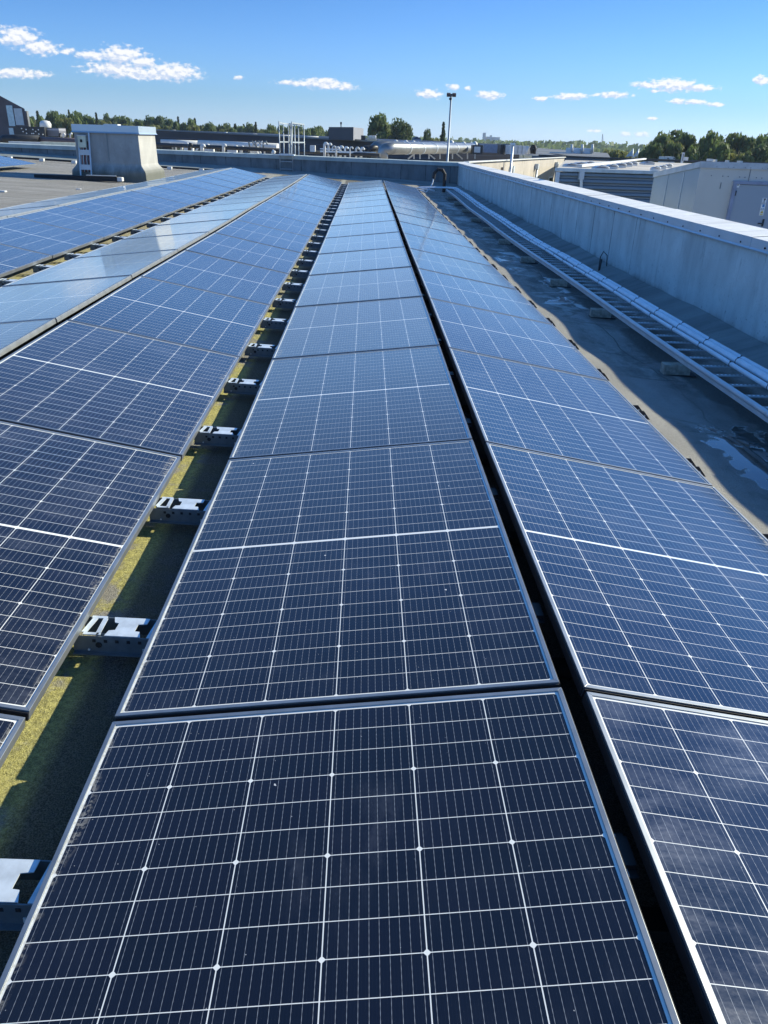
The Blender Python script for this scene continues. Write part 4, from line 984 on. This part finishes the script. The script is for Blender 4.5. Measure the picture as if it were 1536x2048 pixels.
for i in range(7): 
    xx = at(1423+17*i+(6 if i % 2 else 0), 349, sy0).x; b.tube([(xx, sy0-.002, zf-.19-.002*i), (xx, sy0-.008, zf-.19-.002*i)], .008, 8)
    b.tube([(xx+.05, sy0-.024, zf-.06), (xx+.05, sy0-.028, zf-.06)], .006, 8)
b.box((at(1443, 361, sy0).x, sy0-.004, zf-.33), (.012, .006, .09)); child(b, 'rivets', galv_d, t)
dl0 = at(1467.5, 362, sy0-.03); xl = at(1451, 444, sy0-.03).x; xl = (dl0.x+xl)/2; zd = dl0.z; wdoor = .92
door_m = mat('blue-grey door paint', (.33, .37, .42), .4, 0, .04, 1.2)
b = MB(); b.box((xl+.03, sy0-.02, zd-1.02), (.05, .05, 2.04)); b.box((xl+.05+wdoor, sy0-.02, zd-1.02), (.05, .05, 2.04)); b.box((xl+.04+wdoor/2, sy0-.021, zd-.02), (wdoor+.08, .051, .045))
child(b, 'door_frame', mat('door frame paint', (.25, .28, .38), .4), t)
b = MB(); b.box((xl+.04+wdoor/2, sy0-.006, zd-1.04), (wdoor-.02, .04, 1.98)); dr = child(b, 'door', door_m, t, bevel=.004)
b = MB(); 
for zz in (.14, .85): b.tube([(xl+.065, sy0-.036, zd-zz), (xl+.065, sy0-.036, zd-zz-.07)], .011, 8)
o = b.build('hinge', black_steel, dr)
def sticker(px, py, mats, marks):
    p = at(px, py, sy0-.03); b = MB(); b.box((p.x, sy0-.0285, p.z), (.072, .003, .092))
    for (dx, dz, w__, h__, mi) in marks: b.box((p.x+dx, sy0-.0308, p.z+dz), (w__, .0015, h__), mi=mi)
    return b
b = MB(); p = at(1475.8, 371, sy0-.03); b.box((p.x, sy0-.0285, p.z), (.05, .003, .06)); b.tube([(p.x, sy0-.0302, p.z+.006), (p.x, sy0-.0315, p.z+.006)], .012, 12, 1); b.build('sign_sticker', [stickw, galv_d], dr)
b = sticker(1528.5, 402, None, [(0, .0, .018, .03, 1), (0, -.03, .045, .006, 1), (0, -.02, .04, .004, 1)]); b.prism([(at(1528.5, 402, 11.47).x-.02, sy0-.0312, at(1528.5, 402, 11.47).z+.036), (at(1528.5, 402, 11.47).x+.024, sy0-.0312, at(1528.5, 402, 11.47).z+.036), (at(1528.5, 402, 11.47).x+.004, sy0-.0312, at(1528.5, 402, 11.47).z+.004)], (0, -.001, 0), 2); b.build('sign_sticker', [stickw, mat('grey print', (.3, .3, .32)), black_rub], dr)
b = sticker(1526, 413.5, None, [(.004, .014, .034, .042, 1), (-.012, -.03, .016, .012, 1), (.014, -.03, .016, .012, 1)]); b.build('sign_sticker', [stickw, stickb], dr)
b = sticker(1523.5, 425, None, [(0, -.03, .046, .014, 1)]); pz = at(1523.5, 425, sy0-.03); b.prism([(pz.x-.026, sy0-.0312, pz.z-.012), (pz.x+.026, sy0-.0312, pz.z-.012), (pz.x, sy0-.0312, pz.z+.034)], (0, -.001, 0), 1); b.prism([(pz.x-.006, sy0-.0325, pz.z-.006), (pz.x+.006, sy0-.0325, pz.z-.006), (pz.x, sy0-.0325, pz.z+.018)], (0, -.001, 0), 2); b.build('sign_sticker', [stickw, sticky, black_rub], dr)
p = at(1526, 447, sy0-.04); b = MB(); b.box((p.x, sy0-.032, p.z+.01), (.025, .012, .11)); b.tube([(p.x, sy0-.05, p.z), (p.x-.09, sy0-.055, p.z)], .008, 8); b.build('handle', black_steel, dr)

# ventilation sign board and small things by the shed roof
t = empty('white_signboard', 'small white upright signboard on the beige roof left of the shed', 'signboard', at(1366, 328, 42))
child(face_box(1362.5, 305, 1370, 326, 42, .12, None, ''), 'board', white_m, t); child(face_box(1365.3, 308, 1367.3, 322, 41.97, .05, None, ''), 'slot', brown_m, t)
b = face_box(1371, 314.5, 1377, 321, 42.3, .4, None, ''); tag(b.build('roof_hood', white_m), 'small white roof hood right of the signboard', 'roof hood')
for i, (px, w__) in enumerate(((1418, 9), (1430, 5), (1455, 4), (1479, 7))):
    b = face_box(px, 318+i*1.3, px+w__, 322.5+i*1.2, 48, .4, None, ''); tag(b.build('roof_vent_box', white_m), '%s small white vent box above the shed roofline' % WORDS[i], 'vent box', 'vent boxes above the shed')
# parked white vans glimpsed below the trees
for i, px in enumerate((1324, 1336)):
    t = empty('white_van', ['left', 'right'][i]+' white van parked under the trees behind the beige roof', 'van', at(px, 322, 70)); p = at(px, 316, 70); b = MB()
    b.prism([(p.x-.2, 69, p.z-.35), (p.x+.25, 69, p.z-.35), (p.x+.25, 69, p.z+.05), (p.x+.12, 69, p.z+.12), (p.x-.2, 69, p.z+.12)], (0, 1.2, 0)); child(b, 'body', white_m, t)
    b = MB(); b.box((p.x+.16, 68.99, p.z), (.1, .03, .1)); child(b, 'window', glass_d, t)

# three white sails
sail = mat('white sailcloth', (.75, .77, .78), .8, 0, .05)
for i, (xt, yt, xl_, yl_, xr, yr) in enumerate(((1266, 298, 1251.5, 313.5, 1264.5, 312.5), (1277.5, 298.5, 1263, 317, 1273, 312.5), (1288, 300, 1274.5, 315, 1286.5, 313))):
    Y = 105+4*i; t = empty('triangular_sail', ['left', 'middle', 'right'][i]+' white triangular sail among the trees', 'sail', at(xr, yr, Y), 'white triangular sails')
    b = MB(); b.prism([at(xt, yt, Y), at(xl_, yl_, Y), at(xr, yr, Y)], (0, .08, 0)); child(b, 'cloth', sail, t)
    b = MB(); b.tube([at(xr, 325, Y), at(xt, yt-.8, Y)], .07, 6); child(b, 'mast', galv, t)

# ------------------------------------------------------------------ trees
def leafmat(name, a_, b__):
    M = bpy.data.materials.new(name); M.use_nodes = True; T = NT(M.node_tree); b = T.n['Principled BSDF']; tc = T.node('ShaderNodeTexCoord')
    g_ = T.node('ShaderNodeNewGeometry'); f = T.m('MULTIPLY_ADD', g_.outputs['Random Per Island'], .6, T.m('MULTIPLY', T.noise(tc.outputs['Object'], .6, 3), .4))
    T.put(b.inputs['Base Color'], T.mix(f, a_, b__)); b.inputs['Roughness'].default_value = .7; b.inputs['Specular IOR Level'].default_value = .25
    tr = T.node('ShaderNodeBsdfTranslucent', {'Color': tuple(min(1, c*1.3) for c in b__)}); mx = T.node('ShaderNodeMixShader', {0: .28})
    T.l.new(b.outputs[0], mx.inputs[1]); T.l.new(tr.outputs[0], mx.inputs[2]); T.l.new(mx.outputs[0], T.n['Material Output'].inputs[0])
    return M
leaf = [leafmat('mid green leaves', (.040, .070, .018), (.14, .19, .055)), leafmat('dark green leaves', (.028, .052, .018), (.09, .13, .045)),
        leafmat('olive leaves', (.07, .085, .02), (.20, .21, .06)), leafmat('conifer needles', (.018, .036, .016), (.055, .08, .03))]
def crown_mesh(kind, seed, n, hgt, rad, leafsz, low=.25):
    rr = random.Random(seed); b = MB()
    if kind == 'round':
        cl = []
        for i in range(26):
            th = rr.uniform(0, 2*math.pi); z = rr.random(); rz_ = max(.12, 1-(abs(z-.38)/.66)**2)**.5
            cl.append((Vector((math.cos(th)*rad*rz_*rr.uniform(.3, .8), math.sin(th)*rad*rz_*rr.uniform(.3, .8), hgt*(low+z*(1-low)*.88))), rad*rr.uniform(.24, .42)))
    for i in range(n):
        if kind == 'round':
            c, r = rr.choice(cl); v = Vector((rr.gauss(0, 1), rr.gauss(0, 1), rr.gauss(0, 1))).normalized()*r*rr.uniform(.55, 1.08); v.z *= .8; p = c+v; nr = v.normalized()
        else:
            z = rr.random()**1.3; tier = (math.floor(z*11)+rr.uniform(.15, 1.))/11; th = rr.uniform(0, 2*math.pi)
            r = rad*(1-tier)*rr.uniform(.35, 1.08)*(.8+.35*math.sin(th*3+math.floor(z*11)*1.7)); p = Vector((math.cos(th)*r, math.sin(th)*r, hgt*(.12+.88*tier)-r*.22)); nr = Vector((math.cos(th)*.6, math.sin(th)*.6, .7))
        nr = (nr+Vector((rr.gauss(0, .5), rr.gauss(0, .5), rr.gauss(0, .5)))).normalized(); a = nr.orthogonal().normalized(); a = Matrix.Rotation(rr.uniform(0, 6.3), 3, nr) @ a; c2 = nr.cross(a); s = leafsz*rr.uniform(.5, 1.3)
        b.add([p-a*s, p-c2*s*.6+a*s*.2, p+a*s, p+c2*s*.7], [(0, 1, 2, 3)])
    return b
def make_tree(name, label, kind, seed, n, hgt, rad, lsz, lm, group=None, low=.25):
    t = empty(name, label, 'tree', (0, 0, 0), group)
    b = MB(); rr = random.Random(seed)
    b.tube([(0, 0, 0), (.05, 0, hgt*.3), (0, .05, hgt*.65), (0, 0, hgt*.9)], [rad*.09, rad*.07, rad*.04, rad*.01], 8)
    if kind == 'round':
        for i in range(7):
            th = i*.9+rr.random(); z = hgt*(.25+.07*i); b.tube([(0, 0, z), (math.cos(th)*rad*.3, math.sin(th)*rad*.3, z+hgt*.12), (math.cos(th)*rad*.62, math.sin(th)*rad*.62, z+hgt*.2)], [rad*.035, rad*.02, rad*.008], 6)
    b.build('trunk', bark, t)
    crown_mesh(kind, seed, n, hgt, rad, lsz, low).build('crown', lm, t)
    return t
def put(t, px, pytop, Y, base=-7, wpx=None, h0=9.35, r0=4., rz=None):
    p = at(px, pytop, Y); t.location = (p.x, Y, base); s = (p.z-base)/h0; 
    sw = s if wpx is None else (wpx/2*(Y/FPX*1.08))/r0
    t.scale = (sw, sw, s); t.rotation_euler.z = random.uniform(0, 6.28) if rz is None else rz
    return t
protos = [make_tree('broadleaf_tree', 'x', 'round', 11+i, 4200, 10, 4, .38, leaf[i % 3], low=.12) for i in range(5)]
cprotos = [make_tree('conifer_tree', 'x', 'cone', 31+i, 1700, 10, 2.6, .36, leaf[3]) for i in range(3)]
used = set()
def get(lst, i):
    o = lst[i % len(lst)]
    if o.name in used: return copy_tree(o)
    used.add(o.name); return o
import bisect
TL = [(50, 237), (75, 235), (100, 231), (140, 232), (180, 238), (210, 236), (260, 241), (320, 241), (345, 247), (375, 245), (401, 249), (456, 255), (508, 255), (550, 258), (600, 257), (638, 261), (665, 266)]
def tl(x):
    for (a0, b0), (a1, b1) in zip(TL[:-1], TL[1:]):
        if a0 <= x <= a1: return b0+(b1-b0)*(x-a0)/(a1-a0)
    return TL[0][1] if x < 50 else TL[-1][1]
i = 0
x = 46.
rt_ = random.Random(5)
while x < 668:
    con = rt_.random() < .15
    y = tl(x)+rt_.uniform(-3.5, 2.5); Y = rt_.uniform(170, 235)
    o = get(cprotos if con else protos, rt_.randrange(9))
    put(o, x, y-(1.5 if con else 0), Y, wpx=rt_.uniform(26, 38) if not con else rt_.uniform(24, 34), r0=2.6 if con else 4.)
    tag(o, ('conifer' if con else 'broadleaf tree')+' in the dense tree line behind the long hall and left roofs', 'tree', ('conifers' if con else 'broadleaf trees')+' of the left tree line')
    x += rt_.uniform(5.5, 9); i += 1
x = 40.
while x < 672:
    o = copy_tree(protos[rt_.randrange(5)]); put(o, x, tl(x)+rt_.uniform(2., 7.), rt_.uniform(245, 300), wpx=rt_.uniform(36, 48))
    tag(o, 'broadleaf tree in the dense tree line behind the long hall and left roofs', 'tree', 'broadleaf trees of the left tree line'); x += rt_.uniform(10, 15)
# two tall trees and the small ones beside them
o = copy_tree(protos[0]); put(o, 756, 239, 132, wpx=56); tag(o, 'airy light green tree right of the cube building', 'tree')
o = copy_tree(protos[1]); put(o, 779, 250, 140, wpx=32); tag(o, 'small pale tree between the airy tree and the dense dome-shaped one', 'tree')
o = make_tree('broadleaf_tree', 'dense dome-shaped green tree behind the silver ducts', 'round', 77, 5200, 10, 4, .26, leaf[1], low=.05); put(o, 802, 243, 130, wpx=60)
o = copy_tree(protos[3]); put(o, 763, 262, 128, wpx=50); tag(o, 'low bushy tree at the foot of the airy tree', 'tree')
o = copy_tree(protos[4]); put(o, 853, 264.5, 150, wpx=24); tag(o, 'narrow dark tree left of the lone spruce', 'tree')
o = copy_tree(protos[2]); put(o, 868, 269, 150, wpx=30); tag(o, 'low rounded tree just left of the lone spruce', 'tree')
o = copy_tree(cprotos[0]); put(o, 887, 256, 140, wpx=36, r0=2.6); tag(o, 'lone pointed spruce left of the floodlight mast', 'tree')
RTREES = [(1325, 276, 30), (1372, 271, 30), (1415, 276, 28), (1456, 283, 30), (1480, 277, 30), (1525, 279, 34), (1303, 286, 22), (1318, 277, 30), (1338, 270, 34), (1362, 270.5, 32), (1383, 272, 30), (1405, 272.5, 34), (1428, 283, 26), (1447, 283, 28), (1468, 278.5, 34), (1490, 276.5, 34), (1512, 275, 38), (1538, 283, 36), (1565, 280, 40), (1310, 296, 20), (1350, 290, 30), (1395, 292, 30), (1435, 296, 30), (1480, 295, 34), (1520, 296, 34)]
for i, (px, py, wp) in enumerate(RTREES):
    o = get(protos, i*2+1) if False else copy_tree(protos[(i*2+1) % 5]); put(o, px, py, 92+(i*7) % 13 if i < 19 else 88, wpx=wp*2.3)
    tag(o, ('tall dark tree in the row behind the shed' if i < 19 else 'lower bushy tree in front of the row behind the shed'), 'tree', 'trees behind the shed' if i < 19 else 'bushes behind the shed')
for i, (px, py, wp) in enumerate(((1224, 291, 26), (1240, 294, 30), (1210, 299, 22), (1258, 296, 26), (1230, 303, 30), (1250, 304, 24), (1275, 299, 26), (1290, 297, 24))):
    o = copy_tree(protos[2]); put(o, px, py, 118+i, wpx=wp*1.7)
    tag(o, 'light olive bush beside the white sails', 'bush', 'olive bushes near the sails')
for p_ in protos+cprotos:
    if p_['label'] == 'x': put(p_, 300+protos.index(p_)*30 if p_ in protos else 420, 252, 240, wpx=18); tag(p_, 'tree in the dense tree line behind the long hall and left roofs', 'tree', 'trees of the left tree line')

# far-off wood closing the horizon (reads as one mass)
rr = random.Random(9); b = MB()
for i in range(15000):
    az_ = R(rr.uniform(-40, 42)); D = rr.uniform(520, 900); x = math.sin(az_)*D; y = math.cos(az_)*D
    top = 6.2+3.4*noise.noise(Vector((x*.018, y*.018, 0)))+1.6*noise.noise(Vector((x*.07, y*.07, 3))); z = -7+(top+3)*rr.random()**.6
    s = rr.uniform(1.3, 2.8); n_ = Vector((rr.gauss(0, 1), rr.gauss(0, 1)-.5, rr.gauss(0, 1)+.4)).normalized(); a_ = n_.orthogonal().normalized(); c_ = n_.cross(a_); p = Vector((x, y, z))
    b.add([p-a_*s, p-c_*s*.7, p+a_*s, p+c_*s*.7], [(0, 1, 2, 3)])
o = b.build('far_wood', leaf[0]); tag(o, 'far-off dark green wood along the whole horizon', 'wood', kind='stuff')

# far silo works and radio mast
t = empty('silo_works', 'hazy grey silo works with a tower on the horizon', 'silo', at(985, 285, 1300))
for j, (x0, y0, x1, mm) in enumerate(((967.5, 265.5, 972, 'tower'), (972.2, 273.5, 985, 'silo_block'), (982, 270.5, 984, 'slim_tower'), (985.2, 274.5, 1000, 'silo_block'))):
    child(face_box(x0, y0, x1, 288, 1300+j, 20, None, ''), mm, mat('pale silo concrete', (.30, .33, .36), .8), t)
t = empty('radio_mast', 'thin lattice radio mast above the far wood', 'radio mast', at(1205, 290, 900))
b = MB(); p, q = at(1204.6, 290, 900), at(1205.4, 268, 900)
for sx_ in (-.9, .9): b.beam(p+Vector((sx_, 0, 0)), q+Vector((sx_*.2, 0, 0)), .35, .35)
for i in range(8): b.beam(p.lerp(q, i/8)+Vector((-.9*(1-i/9), 0, 0)), p.lerp(q, (i+1)/8)+Vector((.9*(1-i/9), 0, 0)), .25, .25)
child(b, 'lattice', mat('mast steel', (.25, .27, .3), .6), t)
t = empty('blue_gable_house', 'distant blue-roofed house right of the dome-shaped tree', 'house', at(834, 284, 120))
p = at(828, 284, 120); q = at(842, 284, 120); zt2 = at(834, 273, 120).z; ze = at(834, 278, 120).z
b = MB(); b.prism([(p.x, 120, p.z), (q.x, 120, p.z), (q.x, 120, ze), ((p.x+q.x)/2, 120, ze+.2), (p.x, 120, ze)], (0, 5, 0)); child(b, 'walls', mat('pale blue wall', (.30, .38, .48), .6), t)
b = MB(); b.prism([(p.x-.1, 119.9, ze), ((p.x*.6+q.x*.4), 119.9, zt2), (q.x+.1, 119.9, ze)], (0, 5.2, 0)); child(b, 'roof', mat('dark blue roof', (.04, .05, .09), .5), t)

# small pale skylights/vents dotted along the hall roof right part
for i, (px, py) in enumerate(((792, 282.5), (812, 283), (827, 284), (903, 283), (927, 286), (950, 285.5))):
    b = MB(); p = at(px, py, 74); n = 8; b.tube([p-Vector((0, 0, .3)), p, p+Vector((0, 0, .12))], [.28, .22, .06], 10); tag(b.build('roof_cowl', white_m), '%s small white roof cowl along the skyline behind the silver ducts' % WORDS[i], 'cowl', 'white cowls on the skyline')

# ------------------------------------------------------------------ air: thin haze round everything
hz = bpy.data.materials.new('thin haze'); hz.use_nodes = True; T = NT(hz.node_tree)
T.n.remove(T.n['Principled BSDF']); pv = T.node('ShaderNodeVolumePrincipled', {'Color': (.72, .86, 1.), 'Density': .00022, 'Anisotropy': .2}); T.l.new(pv.outputs[0], T.n['Material Output'].inputs['Volume'])
b = MB(); b.box((0, 1000, 8), (5200, 3200, 32)); tag(b.build('haze', hz), kind='stuff')
